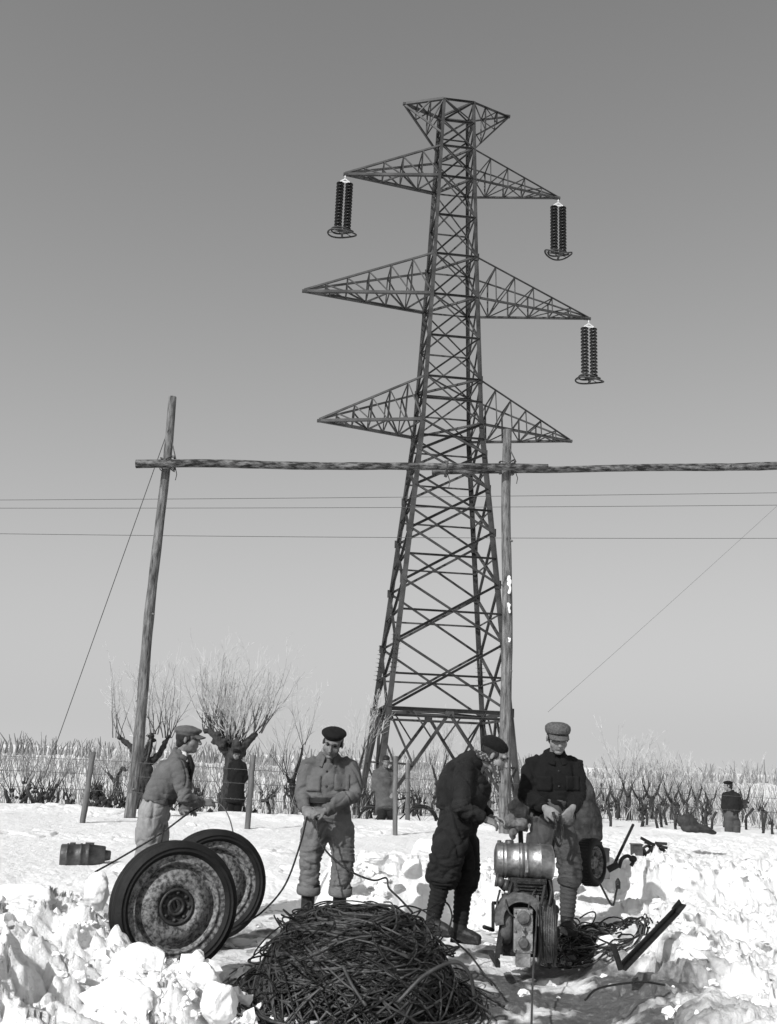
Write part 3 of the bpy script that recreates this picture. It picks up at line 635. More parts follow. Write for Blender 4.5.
def person(loc, label, J, fwd, hf, hu, hat, mats, detail=1., jacket='waist', legs='straight', headscale=1., group=None, extra=None, hand=None, seed=1, bulk=1., deep=1., lb=1.):
    t = thing('person', label, 'person', loc, group); vx = .0055/detail; vc = .0095/detail
    fwd = V(fwd).normalized(); J = {k: V(v) for k, v in J.items()}
    sidev = (J['shr']-J['shl']); sidev.normalize()
    f, u, r = frame(hf, hu); H = J['head']; s = headscale
    def hp(a, b, c): return H + (r*a + f*b + u*c)*s         # right, forward, up
    # ---- body: head, neck, trunk, limbs and hands as one surface
    m = MB(); ax = (r, f, u)
    m.ell(hp(0, -.012, .028), (.074*s, .093*s, .088*s), ax); m.ell(hp(0, .028, -.035), (.060*s, .066*s, .078*s), ax)
    m.ell(hp(0, .055, -.085), (.033*s, .034*s, .026*s), ax); m.ell(hp(.036, .045, -.03), (.03*s, .035*s, .034*s), ax); m.ell(hp(-.036, .045, -.03), (.03*s, .035*s, .034*s), ax)
    m.loft([hp(-.045, .072, .028), hp(0, .086, .030), hp(.045, .072, .028)], [.013*s, .016*s, .013*s], side=u, seg=8)
    m.loft([hp(0, .085, .018), hp(0, .101, -.012), hp(0, .112, -.030)], [(.008*s, .010*s), (.011*s, .013*s), (.016*s, .014*s)], side=r, seg=10)
    m.loft([hp(-.022, .083, -.057), hp(0, .092, -.056), hp(.022, .083, -.057)], [.006*s, .0095*s, .006*s], side=u, seg=8)
    for e in (-1, 1): m.ell(hp(e*.078, -.008, -.008), (.009*s, .016*s, .027*s), ax, 10, 8)
    m.loft([hp(0, -.02, -.05), lerp(hp(0, -.02, -.06), J['neck'], .5), J['neck'], lerp(J['neck'], J['chest'], .4)], [.050*s, .050, .052, .06], side=sidev, seg=14)
    m.loft([lerp(J['neck'], J['chest'], .6), J['chest'], J['waist'], J['hip']], [(.10, .06), (.14, .09), (.12, .08), (.13, .09)], side=sidev)
    for q in 'lr':
        m.loft([J['sh'+q], J['el'+q], J['wr'+q]], [.05, .038, .027], seg=12)
        hd, hn, th, cu = (hand or {}).get(q, ((J['wr'+q]-J['el'+q]), -Z, 1 if q == 'l' else -1, .6)); hand_shape(m, J['wr'+q], hd, hn, th, cu, .88)
        m.loft([J['hi'+q], J['kn'+q], J['an'+q]], [.075, .048, .030], seg=12)
        m.loft([J['an'+q], J['an'+q]+J['to'+q].normalized()*.10-Z*.065], [.026, .016], seg=10)
    me = remesh(m, vx, 2); a = coords(me); Hn = np.array(H)
    rel = a-Hn; lr = rel@np.array(r)/s; lf = rel@np.array(f)/s; lu = rel@np.array(u)/s; disp = np.zeros(len(a))
    for e in (-1, 1): disp -= .014*np.exp(-(((lr-e*.031)/.017)**2+((lu-.008)/.011)**2))*(lf > .04)
    disp -= .006*np.exp(-((lr/.024)**2+((lu+.0575)/.0035)**2))*(lf > .05)
    disp -= .005*np.exp(-((lr/.025)**2+((lu+.072)/.007)**2))*(lf > .05)
    a = a + np.array(f)[None]*disp[:, None]*s; me.vertices.foreach_set('co', a.ravel()); me.update()
    finish(me, 'body', MT[mats['skin']], t)
    # ---- eyes, brows, hair
    if detail >= .8:
        for e in (-1, 1):
            m = MB(); m.ell(hp(e*.031, .066, .006), (.0135*s, .012*s, .0075*s), ax, 10, 8); m.build('eye', MT['eye'], t)
            m = MB(); m.loft([hp(e*.013, .092, .027), hp(e*.03, .089, .033), hp(e*.048, .074, .028)], [.004*s, .0055*s, .003*s], side=u, seg=6); m.build('eyebrow', MT['hair'], t)
    m = MB(); m.ell(hp(0, -.026, .022), (.079*s, .090*s, .084*s), ax); m.ell(hp(0, -.055, -.03), (.062*s, .05*s, .055*s), ax)
    for e in (-1, 1): m.ell(hp(e*.071, .018, .012), (.008*s, .014*s, .028*s), ax, 8, 6)
    if hat == 'none': m.ell(hp(0, .0, .07), (.078*s, .088*s, .058*s), ax)
    finish(remesh(m, max(vx, .006), 1), 'hair', MT['hair'], t)
    if hat == 'beret':
        k = extra.get('tilt', 0) if extra else 0; c = hp(k*.018, -.012, .078); m = MB(); uu = (u + r*k*.22 - f*.05).normalized(); rr_ = (r-uu*r.dot(uu)).normalized(); ff = uu.cross(rr_)
        m.ell(c, (.103*s, .112*s, .042*s), (rr_, ff, uu)); m.ell(c-uu*.022*s, (.084*s, .101*s, .032*s), (rr_, ff, uu)); m.tube([c+uu*.035*s, c+uu*.055*s], .004, 5)
        me = remesh(m, .008, 3); fold_displace(me, .003, 9, None, seed); finish(me, 'beret', MT['wool_black'], t)
    elif hat == 'knit':
        m = MB(); m.ell(hp(0, -.036, .074), (.098*s, .108*s, .062*s), ax); m.ell(hp(0, -.022, .048), (.086*s, .100*s, .030*s), ax)
        me = remesh(m, .008, 3); fold_displace(me, .003, 9, None, seed); finish(me, 'beret', MT['wool_black'], t)
    elif hat == 'cap':
        m = MB(); m.ell(hp(0, -.018, .072), (.094*s, .118*s, .048*s), ax); m.ell(hp(0, -.016, .045), (.083*s, .103*s, .035*s), ax); m.ell(hp(0, .05, .078), (.075*s, .06*s, .028*s), ax)
        me = remesh(m, .008, 2); fold_displace(me, .004, 10, None, seed); cap = finish(me, 'cap', MT[mats['hat']], t)
        m = MB(); n = 13; top = []; 
        for j in range(5):
            for i in range(n):
                x = -1+2*i/(n-1); w = .068*s; rad_ = (.075+.062*j/4); top.append(H + r*(x*w*(1-.08*j)) + f*s*((math.sqrt(max(0, 1-(x*.80)**2))*rad_)+.012) + u*s*(.050-.0045*j-.018*x*x-.004*j*0))
        fs = [(j*n+i, j*n+i+1, (j+1)*n+i+1, (j+1)*n+i) for j in range(4) for i in range(n-1)]; b = [p-u*.006 for p in top]; N = len(top)
        m.add(top+b, fs+[tuple(N+q for q in reversed(x)) for x in fs]+[(4*n+i, 4*n+i+1, N+4*n+i+1, N+4*n+i) for i in range(n-1)]+[(j*n, (j+1)*n, N+(j+1)*n, N+j*n) for j in range(4)]+[(j*n+n-1, (j+1)*n+n-1, N+(j+1)*n+n-1, N+j*n+n-1) for j in range(4)]); m.build('visor', MT[mats['hat']], cap)
    elif hat == 'kepi':
        m = MB(); m.loft([hp(0, -.002, .036), hp(0, -.008, .062), hp(0, -.013, .088), hp(0, -.018, .108)], [(.088*s, .114*s), (.097*s, .119*s), (.095*s, .112*s), (.070*s, .084*s)], side=r, seg=22, cap=.13)
        me = remesh(m, .007, 1); fold_displace(me, .002, 10, None, seed); cap = finish(me, 'cap', MT[mats['hat']], t)
        m = MB(); n = 13; top = []
        for j in range(5):
            for i in range(n):
                x = -1+2*i/(n-1); top.append(H + r*(x*.074*s) + f*s*(math.sqrt(max(0, 1-(x*.83)**2))*(.070+.072*j/4)) + u*s*(.056-.0070*j-.010*x*x))
        fs = [(j*n+i, j*n+i+1, (j+1)*n+i+1, (j+1)*n+i) for j in range(4) for i in range(n-1)]; b = [p-u*.005 for p in top]; N = len(top)
        m.add(top+b, fs+[tuple(N+q for q in reversed(x)) for x in fs]+[(4*n+i, 4*n+i+1, N+4*n+i+1, N+4*n+i) for i in range(n-1)]); m.build('visor', MT[mats['hat']], cap)
    # ---- jacket
    B = bulk; D_ = B*deep; m = MB(); hipc = J['hip']; wst = J['waist']; hem = {'waist': lerp(wst, hipc, .25), 'hip': lerp(wst, hipc, .9), 'coat': hipc + (lerp(J['knl'], J['knr'], .5)-hipc)*.75}[jacket]
    sw = (J['shr']-J['shl']).length/2; shc = (J['shl']+J['shr'])/2; front = fwd*.012
    secs = [(hem, (.172*B, .128*D_)), (lerp(wst, hem, .4), (.168*B, .122*D_)), (lerp(wst, J['chest'], .15), (.180*B, .136*D_)), (lerp(wst, J['chest'], .55), (.195*B, .146*D_)), (J['chest'], ((sw+.005), .138*D_)), (lerp(J['chest'], shc, .7), (sw*.95, .120*D_)), (lerp(shc, J['neck'], .25)+Z*.015, (sw*.70, .100*B)), (lerp(shc, J['neck'], .6)+Z*.025, (.105, .088)), (J['neck']+Z*.005, (.074, .074)), (J['neck']+(J['head']-J['neck'])*.12, (.066, .066))]
    if jacket == 'coat': secs = [(hem, (.23*B, .19*B)), (lerp(hipc, hem, .5), (.205*B, .165*B)), (hipc, (.19*B, .145*B))] + secs[2:]
    m.loft([x[0] for x in secs], [x[1] for x in secs], side=sidev, seg=26, cap=.15)
    for q in 'lr':
        A, E, W = J['sh'+q], J['el'+q], J['wr'+q]; tw = (W-E).normalized()
        m.loft([lerp(A, shc, .35)+Z*.012, A-Z*.012, lerp(A, E, .35), lerp(A, E, .7), E, lerp(E, W, .5), W-tw*.01], [.060*B, .068*B, .070*B, .064*B, .062*B, .056*B, .044*B], seg=16, cap=.25)
    me = remesh(m, vc, 5 if detail > .8 else 2)
    jn = [(J['el'+q], (J['wr'+q]-J['sh'+q]).normalized(), .17) for q in 'lr'] + [(wst, Z, .22)]
    fold_displace(me, .0078*B, 7.5, None if detail < .8 else 1, seed, jn if detail > .8 else ()); bv = BVHTree.FromPolygons([v.co.copy() for v in me.vertices], [tuple(p.vertices) for p in me.polygons])
    jk = finish(me, 'coat' if jacket == 'coat' else 'jacket', MT[mats['jacket']], t)
    # ---- trousers
    m = MB(); pel = lerp(wst, hipc, .2)
    m.loft([lerp(wst, hipc, -.12), pel, hipc, hipc+(hipc-wst)*.25], [(.152*B, .115*B), (.162*B, .125*B), (.178*B, .138*B), (.15*B, .12*B)], side=sidev, seg=22, cap=.3)
    for q in 'lr':
        a, k, n = J['hi'+q], J['kn'+q], J['an'+q]
        if legs == 'straight': c = lerp(k, n, .72); m.loft([lerp(a, hipc, .3), lerp(a, k, .25), lerp(a, k, .6), k, lerp(k, n, .35), c], [.106*B, .108*B, .100*B*lb, .092*B*lb, .086*B*lb, .084*B*lb], seg=16, cap=.12)
        elif legs == 'full': c = n+Z*.01; m.loft([lerp(a, hipc, .3), lerp(a, k, .25), lerp(a, k, .6), k, lerp(k, n, .5), c], [.108*B, .112*B, .102*B, .092*B, .085*B, .082*B], seg=16, cap=.12)
        else: c = lerp(k, n, .38); m.loft([lerp(a, hipc, .3), lerp(a, k, .3), lerp(a, k, .7), lerp(k, n, .05), lerp(k, n, .25), c], [.112*B*lb, .118*B*lb, .112*B*lb, .108*B*lb, .100*B*lb, .066*B], seg=16, cap=.3)
    me = remesh(m, vc, 4 if detail > .8 else 2)
    jn = [(J['kn'+q], Z, .22) for q in 'lr'] + [(lerp(J['kn'+q], J['an'+q], .6), Z, .18) for q in 'lr']
    fold_displace(me, .0090*B, 6.2, None if detail < .8 else 1, seed+3, jn if detail > .8 else ()); tr = finish(me, 'trousers', MT[mats['trousers']], t)
    if legs == 'straight' and detail > .8:                                                     # turned up cuffs
        for q in 'lr':
            c = lerp(J['kn'+q], J['an'+q], .72); d = (J['an'+q]-J['kn'+q]).normalized(); m = MB(); R = .081*B
            m.lathe(c, d, [(-.05, R*.96), (-.048, R+.006), (.0, R+.009), (.012, R+.004), (.014, R*.86), (-.04, R*.84)], 24, closed=True); m.build('cuff', MT[mats['trousers']], tr)
    # ---- boots and leg wraps
    for q in 'lr':
        k, n, td_ = J['kn'+q], J['an'+q], V(J['to'+q]).normalized(); m = MB()
        m.loft([lerp(k, n, .62), lerp(k, n, .85), n, n-Z*.05], [.058, .054, .052, .05], seg=14)
        m.loft([n-td_*.045-Z*.055, n-Z*.05+td_*.02, n-Z*.058+td_*.085, n-Z*.072+td_*.145], [(.040, .045), (.044, .050), (.046, .040), (.040, .028)], side=td_.cross(Z), seg=14)
        m.box(n-Z*.10+td_*.045, (.22, .080, .026), Matrix((td_, td_.cross(Z), Z)).transposed())
        me = remesh(m, .009/min(1, detail), 2); finish(me, 'boot', MT['boot'], t)
        if legs == 'wraps' and detail > .8:
            m = MB(); prof = []
            for i in range(24): z = i/23; prof.append((z*(lerp(k, n, .95)-lerp(k, n, .30)).length, (.066-.012*z)+(.004 if i % 3 else -.002)))
            m.lathe(lerp(k, n, .30), (n-k), prof, 20); m.build('leg_wrap', MT[mats.get('wrap', 'darkcloth')], t)
    info = dict(t=t, jk=jk, bv=bv, hp=hp, J=J, side=sidev, fwd=fwd, r=r, f=f, u=u)
    return info
def flap(I, p, w, h, m, name='pocket'):           # a sewn pocket following the cloth
    bv = I['bv']; d = -I['fwd']; S_ = I['side']; U = S_.cross(I['fwd']); U = U if U.z > 0 else -U; n = 7; g = []; ok = True
    for j in range(n):
        for i in range(n):
            o = V(p)+I['fwd']*.5+S_*(i/(n-1)-.5)*w+U*(j/(n-1)-.5)*h; hit = bv.ray_cast(o, d)
            if hit[0] is None: ok = False; continue
            g.append(hit[0]+I['fwd']*.010)
    if not ok: return
    b = [q-I['fwd']*.02 for q in g]; N = n*n; mb = MB(); fs = [(j*n+i, j*n+i+1, (j+1)*n+i+1, (j+1)*n+i) for j in range(n-1) for i in range(n-1)]
    rim = [i for i in range(n)]+[j*n+n-1 for j in range(1, n)]+[N-1-i for i in range(1, n)]+[(n-1-j)*n for j in range(1, n-1)]
    mb.add(g+b, fs+[(rim[i], rim[(i+1) % len(rim)], N+rim[(i+1) % len(rim)], N+rim[i]) for i in range(len(rim))]); mb.build(name, m, I['jk'])
def buttons(I, pts):
    for p in pts:
        hit = I['bv'].ray_cast(V(p)+I['fwd']*.5, -I['fwd'])
        if hit[0]: m = MB(); m.lathe(hit[0]-I['fwd']*.004, I['fwd'], [(0, .009), (.010, .009), (.012, .001)], 10); m.build('button', MT['button'], I['jk'])
def collar(I, m, h=.045, w=.072, spread=.35, name='collar'):
    """turned down collar round the neck"""
    J = I['J']; c = J['neck']+V((0, 0, -.012)); F_, S_ = I['fwd'], I['side']; n = 20; inner = []; outer = []
    for i in range(n+1):
        a = spread+(2*PI-2*spread)*i/n; d = F_*math.cos(a)+S_*math.sin(a); k = 1-.5*max(0, math.cos(a))
        inner.append(c+d*(w*.82)+Z*(.035+.012*-math.cos(a))); outer.append(c+d*(w*1.35+.02*max(0, math.cos(a)))+Z*(-.018-.05*max(0, math.cos(a))))
    mb = MB(); vs = inner+[lerp(p, q, .35)+Z*.012 for p, q in zip(inner, outer)]+outer+[q-Z*.01 for q in outer]+[p-Z*.02 for p in inner]; k = n+1
    fs = [(r_*k+i, r_*k+i+1, ((r_+1) % 5)*k+i+1, ((r_+1) % 5)*k+i) for r_ in range(5) for i in range(n)]; mb.add(vs, fs+[(0, k, 2*k, 3*k, 4*k), (n, k+n, 2*k+n, 3*k+n, 4*k+n)]); return mb.build(name, m, I['jk'])
def jpts(Y, d, base=None):                          # name: (px, py, dY)
    return {k: P(v[0], v[1], Y+(v[2] if len(v) > 2 else 0)) for k, v in d.items()}

# man 2: beret, grey canvas suit, facing the camera, head bent to his hands
Y = 8.0
J = jpts(Y, dict(head=(333, 743, -.10), neck=(330, 757, .0), chest=(329, 775, .03), waist=(328, 800, .02), hip=(328, 818, .02), shl=(309, 764, .02), shr=(350, 765, .03), ell=(302, 796, -.02), elr=(355, 794, -.05), wrl=(305, 809, -.20), wrr=(325, 811, -.27),
       hil=(317, 822, 0), hir=(340, 822, .02), knl=(311, 858, -.02), knr=(343, 858, 0), anl=(307.5, 905, .03), anr=(339, 907, .05)))
J['tol'] = V((-.35, -.9, 0)); J['tor'] = V((.25, -.95, 0))
I = person((J['anl'].x+.12, Y, 0), 'man in black beret and grey canvas work suit standing behind the big cable heap', J, (-.05, -1, 0), (-.12, -.82, -.36), (.15, -.32, .9), 'beret', dict(skin='skin_dk', jacket='midcloth', trousers='trous2', hat='wool_black'), 1., 'waist', 'straight', 1., seed=2,
           extra={'tilt': .35}, hand=dict(l=((.35, -.8, -.25), (.5, .2, -.7), 1, .7), r=((-.75, -.35, -.1), (-.1, .3, -.8), 1, .75)), bulk=1.05, lb=.92)
collar(I, MT['midcloth'], w=.064, spread=.5); c = J['chest']
flap(I, P(315, 783, Y), .115, .12, MT['midcloth']); flap(I, P(343, 782, Y), .115, .12, MT['midcloth']); buttons(I, [P(328, 771, Y), P(328, 786, Y)])
m = MB(); w = J['waist']; S_ = I['side']; ring = [w + S_*math.cos(a)*.200 + I['fwd']*math.sin(a)*.158 - Z*.0 for a in np.linspace(0, 2*PI, 37)]
for i in range(36): m.bar(ring[i], ring[i+1]+(ring[i+1]-ring[i])*.1, .036, .012, Z)
m.build('belt', MT['leather'], I['t'])
M2 = I
# man 3: dark overall, black knit beret, profile to the right
Y = 7.55
J = jpts(Y, dict(head=(495, 756.5, -.02), neck=(482, 762, 0), chest=(466, 779, 0), waist=(460, 805, 0), hip=(457, 827, 0), shl=(471, 768, .18), shr=(464, 768, -.18), ell=(472, 803, .22), elr=(461, 808, -.25), wrl=(491, 818, .08), wrr=(484, 819, -.20),
       hil=(461, 832, .09), hir=(452, 832, -.09), knl=(465, 870, .11), knr=(444, 870, -.10), anl=(460, 926, .09), anr=(433, 918, -.10)))
J['tol'] = V((.9, -.35, 0)); J['tor'] = V((.8, -.5, 0))
I = person((J['anl'].x-.1, Y, 0), 'man in dark overalls and black beret standing in profile, bending over his hands', J, (1, -.15, 0), (.84, -.24, -.42), (.42, -.05, .9), 'knit', dict(skin='skin', jacket='darkcloth', trousers='darkcloth', wrap='darkcloth'), 1., 'waist', 'wraps', 1.02, seed=5,
           hand=dict(l=((.8, -.2, -.1), (0, -.3, -.9), -1, .6), r=((.85, .1, -.25), (0, .4, -.8), 1, .6)), bulk=1.13, deep=1.22)
m = MB(); hp = I['hp']; nk = I['J']['neck']; q0 = nk+V((0, 0, .025)); ring = [q0+V((.075*math.cos(a)+.012, .085*math.sin(a), .030*-math.cos(a)+.012)) for a in np.linspace(0, 2*PI, 17)]
m.loft(ring, [(.030, .020)]*17, side=Z, seg=10, cap=.2)
m.loft(spline([nk+V((.07, -.06, .01)), nk+V((.10, -.10, -.06)), nk+V((.10, -.14, -.14))], 5), [(.030, .014)]*11, side=V((1, 0, 0)), seg=10)
finish(remesh(m, .008, 2), 'scarf', MT['scarf'], I['t']); M3 = I
# man 4: short peaked cap, black jacket, facing the camera
Y = 7.9
J = jpts(Y, dict(head=(557.5, 738, -.07), neck=(556, 754, .0), chest=(554, 772, .02), waist=(553, 800, 0), hip=(552, 819, 0), shl=(532, 763, .02), shr=(576, 764, .02), ell=(526, 795, -.03), elr=(579, 796, -.05), wrl=(545, 808, -.25), wrr=(572, 809, -.24),
       hil=(541, 826, 0), hir=(563, 828, 0), knl=(539, 864, -.03), knr=(570, 866, -.04), anl=(545, 914, .05), anr=(567, 918, -.02)))
J['tol'] = V((-.4, -.9, 0)); J['tor'] = V((.1, -1, 0))
I = person((J['anr'].x-.1, Y, .05), 'man in peaked cap and black jacket standing behind the engine', J, (0, -1, 0), (.02, -.90, -.32), (0, -.32, .92), 'kepi', dict(skin='skin', jacket='blackcloth', trousers='trous4', hat='capcloth', wrap='trous4'), 1., 'hip', 'wraps', 1.04, seed=9,
           hand=dict(l=((.60, -.35, -.45), (.5, .6, -.4), -1, .62), r=((-.55, -.30, -.65), (-.6, .5, -.2), 1, .58)), bulk=1.06, lb=.84)
collar(I, MT['blackcloth'], spread=.25); buttons(I, [P(556, 771, Y), P(556, 786, Y)]); flap(I, P(570, 783, Y), .11, .11, MT['blackcloth']); flap(I, P(542, 783, Y), .11, .11, MT['blackcloth']); M4 = I
# man 1: flat cap, grey shirt, pale trousers, behind the wheels, facing right
Y = 8.5
J = jpts(Y, dict(head=(188.5, 739.5, 0), neck=(182, 753, .0), chest=(175, 770, 0), waist=(159, 797, 0), hip=(153, 815, 0), shl=(181, 763, .17), shr=(177, 764, -.17), ell=(187, 795, .24), elr=(184, 798, -.25), wrl=(184, 812, -.06), wrr=(202, 803, -.12),
       hil=(155, 820, .09), hir=(150, 820, -.09), knl=(157, 860, .10), knr=(146, 860, -.10), anl=(155, 905, .10), anr=(140, 905, -.1)))
J['tol'] = V((.95, .1, 0)); J['tor'] = V((.95, -.2, 0))
I = person((J['anl'].x, Y, 0), 'man in grey flat cap and pale trousers leaning right behind the two wheels', J, (1, -.12, 0), (.97, -.05, -.06), (.06, 0, 1), 'cap', dict(skin='skin_dk', jacket='jack1', trousers='trous1', hat='cap1'), 1., 'waist', 'full', .98, seed=12,
           hand=dict(l=((.8, -.5, .12), (0, -.2, -.9), -1, .5), r=((.7, .35, .05), (.1, .6, -.6), 1, .6)), bulk=1.0, deep=1.06)
collar(I, MT['collar'], w=.058, spread=.7); m = MB(); w = J['waist']; S_ = I['side']; ring = [w + S_*math.cos(a)*.178 + I['fwd']*math.sin(a)*.138 - Z*.03 for a in np.linspace(0, 2*PI, 37)]
for i in range(4, 15): m.bar(ring[i], ring[i+1]+(ring[i+1]-ring[i])*.1, .04, .012, Z)
nk = J['neck']; m2 = MB(); m2.loft([nk+V((.075, -.05, -.02)), nk+V((.11, -.05, -.10)), nk+V((.10, -.06, -.22))], [(.03, .015), (.05, .018), (.045, .015)], side=V((0, 1, 0)), seg=10); m2.build('neckerchief', MT['darkcloth'], I['t'])
m.build('belt', MT['leather'], I['t']); M1 = I
# man 6: overcoat, sitting on his bicycle behind the bank
Y = 21.6
J = jpts(Y, dict(head=(386, 761.5, -.1), neck=(384.5, 767.5), chest=(383, 775), waist=(383, 789), hip=(385, 799), shl=(375.5, 771.5, .0), shr=(392, 771.5, .05), ell=(374, 787, -.05), elr=(394, 787, 0), wrl=(381, 794, -.10), wrr=(392, 794, -.10), hil=(382, 801), hir=(389, 801), knl=(382, 815, -.25), knr=(392, 814, -.2), anl=(379, 833, -.1), anr=(396, 833, .1)))
J['tol'] = V((.6, -.6, 0)); J['tor'] = V((.8, -.4, 0))
person((J['anl'].x, Y, -.3), 'bareheaded man in a long overcoat leaning on his bicycle by the pylon leg', J, (.35, -1, 0), (.2, -.9, -.3), (0, -.3, .9), 'none', dict(skin='skin_dk', jacket='coat', trousers='darkcloth'), .5, 'coat', 'full', 1.05, seed=20, bulk=1.08)
# man 7: right edge
Y = 25.
J = jpts(Y, dict(head=(728, 786), neck=(730, 791.5), chest=(731, 797), waist=(731, 810), hip=(731, 817), shl=(725, 794, .1), shr=(737, 794.5, -.1), ell=(723.5, 806), elr=(741, 806), wrl=(728, 815, 0), wrr=(735, 814, 0), hil=(729, 819), hir=(735.5, 819), knl=(729, 834), knr=(736, 834), anl=(729, 849), anr=(737, 849)))
J['tol'] = V((-.8, .3, 0)); J['tor'] = V((-.8, .2, 0))
person((J['anl'].x, Y, -.4), 'man in beret and dark jacket standing beyond the snow at the far right', J, (-.75, -.6, 0), (-.9, .2, -.1), (0, 0, 1), 'beret', dict(skin='skin', jacket='darkcloth', trousers='trous4'), .5, 'hip', 'full', 1.05, seed=22, bulk=1.1, extra={'tilt': 0})
# man 8: at the pollard trunk
Y = 24.2
J = jpts(Y, dict(head=(236.5, 754.5), neck=(237.2, 760), chest=(238, 768), waist=(237, 782), hip=(236, 790), shl=(231.5, 763.5, .05), shr=(243.5, 764, 0), ell=(229.5, 778), elr=(246, 778), wrl=(234, 786, 0), wrr=(240, 786, 0), hil=(233.5, 792), hir=(239.5, 792), knl=(232, 806), knr=(238, 806), anl=(230, 820), anr=(238, 820)))
J['tol'] = V((-.6, -.7, 0)); J['tor'] = V((.4, -.9, 0))
person((J['anl'].x, Y, -.3), 'man in black coat and dark cap standing against the broad pollard tree', J, (-.1, -1, 0), (-.2, -.95, .05), (0, 0, 1), 'kepi', dict(skin='skin', jacket='wool_black', trousers='blackcloth', hat='wool_black'), .5, 'coat', 'full', 1.02, seed=25, bulk=1.05)

# ------------------------------------------------------------------ bicycle
Y = 22.; bz = gz(.1, Y+.3)
b = thing('bicycle', 'black bicycle held behind the snow bank, its wheel tops showing', 'bicycle', (.1, Y, -.3)); ax = V((1, .12, 0)).normalized(); c1 = P(373, 823, Y); c2 = P(421, 823, Y); ay = V((-.12, 1, 0))
for c in (c1, c2):
    m = MB(); m.tube([c+(ax*math.cos(a)+Z*math.sin(a))*.335 for a in np.linspace(0, 2*PI, 41)], .022, 6, caps=False); w = m.build('wheel', MT['rubber'], b)
    m = MB(); m.tube([c+(ax*math.cos(a)+Z*math.sin(a))*.312 for a in np.linspace(0, 2*PI, 41)], .010, 5, caps=False)
    for k in range(18): a = k*2*PI/18; m.tube([c, c+(ax*math.cos(a)+Z*math.sin(a))*.31], .0025, 3)
    m.tube([c-ay*.05, c+ay*.05], .025, 8); m.build('rim', MT['steel'], w)
    m = MB(); m.tube([c+(ax*math.cos(a)+Z*math.sin(a))*.375 for a in np.linspace(.2, 2.4, 16)], .018, 5); m.build('mudguard', MT['iron'], b)
m = MB(); bb = lerp(c1, c2, .42)-Z*.05; st = bb+V((-.12, 0, .50)); hd = c2+V((-.20, 0, .52)); hb_ = c2+V((-.16, 0, .36))
for a, q in ((c1, bb), (c1, st), (bb, st), (bb, hb_), (st, hd), (hd, hb_), (hb_, c2), (hd, hd+V((-.03, 0, .12)))): m.tube([a, q], .015, 6)
m.build('frame', MT['iron'], b); m = MB(); h = hd+V((-.03, 0, .13)); m.tube([h+V((-.12, -.25, 0)), h+V((.02, -.1, .02)), h, h+V((.02, .1, .02)), h+V((-.12, .25, 0))], .012, 6); m.build('handlebar', MT['steel'], b)
m = MB(); m.loft([st+V((-.12, 0, .06)), st+V((0, 0, .06)), st+V((.13, 0, .055))], [(.07, .03), (.05, .028), (.02, .02)], side=V((0, 1, 0))); m.build('saddle', MT['leather'], b)

# ------------------------------------------------------------------ two truck wheels
def truck_wheel(c, n, label, R=.43, kk=1):
    n = V(n).normalized(); t = thing('truck_wheel', label, 'wheel', (c.x, c.y, c.z-R), 'truck wheels standing in the snow'); W = .21
    m = MB(); hw = W/2
    m.lathe(c, n, [(hw*.62, R*.76), (hw*.9, R*.80), (hw*.97, R*.825), (hw*1.03, R*.83), (hw*1.03, R*.84), (hw*1.0, R*.85), (hw*1.02, R*.885), (hw*1.06, R*.89), (hw*1.06, R*.905), (hw*.99, R*.91), (hw*.93, R*.945), (hw*.80, R*.985), (hw*.6, R), (hw*.56, R*.982), (hw*.5, R*.982), (hw*.46, R), (hw*.22, R), (hw*.18, R*.982), (-hw*.18, R*.982), (-hw*.22, R), (-hw*.46, R), (-hw*.5, R*.982), (-hw*.56, R*.982), (-hw*.6, R), (-hw*.80, R*.985), (-hw*.93, R*.94), (-hw, R*.87), (-hw*.9, R*.8), (-hw*.62, R*.76)], 96, closed=True)
    m.build('tyre', MT['rubber'], t)
    m = MB(); u = n.orthogonal().normalized(); w = n.cross(u)
    m.lathe(c, n, [(hw*.55, R*.77), (hw*.74, R*.80), (hw*.78, R*.775), (hw*.70, R*.745), (hw*.66, R*.70), (hw*.74, R*.685), (hw*.72, R*.66), (hw*.2, R*.625), (hw*.16, R*.60), (hw*.5, R*.55), (hw*.72, R*.42), (hw*.74, R*.34), (hw*.55, R*.28), (hw*.35, R*.275), (hw*.3, R*.27), (hw*.1, R*.27), (hw*.1, R*.5), (-hw*.2, R*.62), (-hw*.6, R*.68), (-hw*.7, R*.79), (-hw*.6, R*.76)], 72, closed=True)
    rim = m.build('rim', MT['rim'], t)
    m = MB(); m.lathe(c, n, [(hw*.1, R*.29), (hw*.62, R*.285), (hw*.72, R*.25), (hw*.60, R*.23), (hw*.42, R*.20), (hw*.46, R*.15), (hw*.62, R*.13), (hw*.62, R*.095), (-hw*.4, R*.09), (-hw*.4, R*.29)], 48, closed=True)
    for k in range(8): a = k*PI/4; e = c+(u*math.cos(a)+w*math.sin(a))*R*.205; m.lathe(e, n, [(hw*.4, .014), (hw*.62, .014), (hw*.64, .001)], 6)
    m.build('hub', MT['hub'], rim); return t
cF = P(174, 906, 6.5); truck_wheel(cF, (.44, -.88, .07), 'nearer of the two big truck wheels, standing tilted in broken snow with a mottled rim', .39)
cB = P(213, 884, 7.8); truck_wheel(cB, (.40, -.9, .05), 'rear truck wheel half hidden behind the nearer wheel', .395)

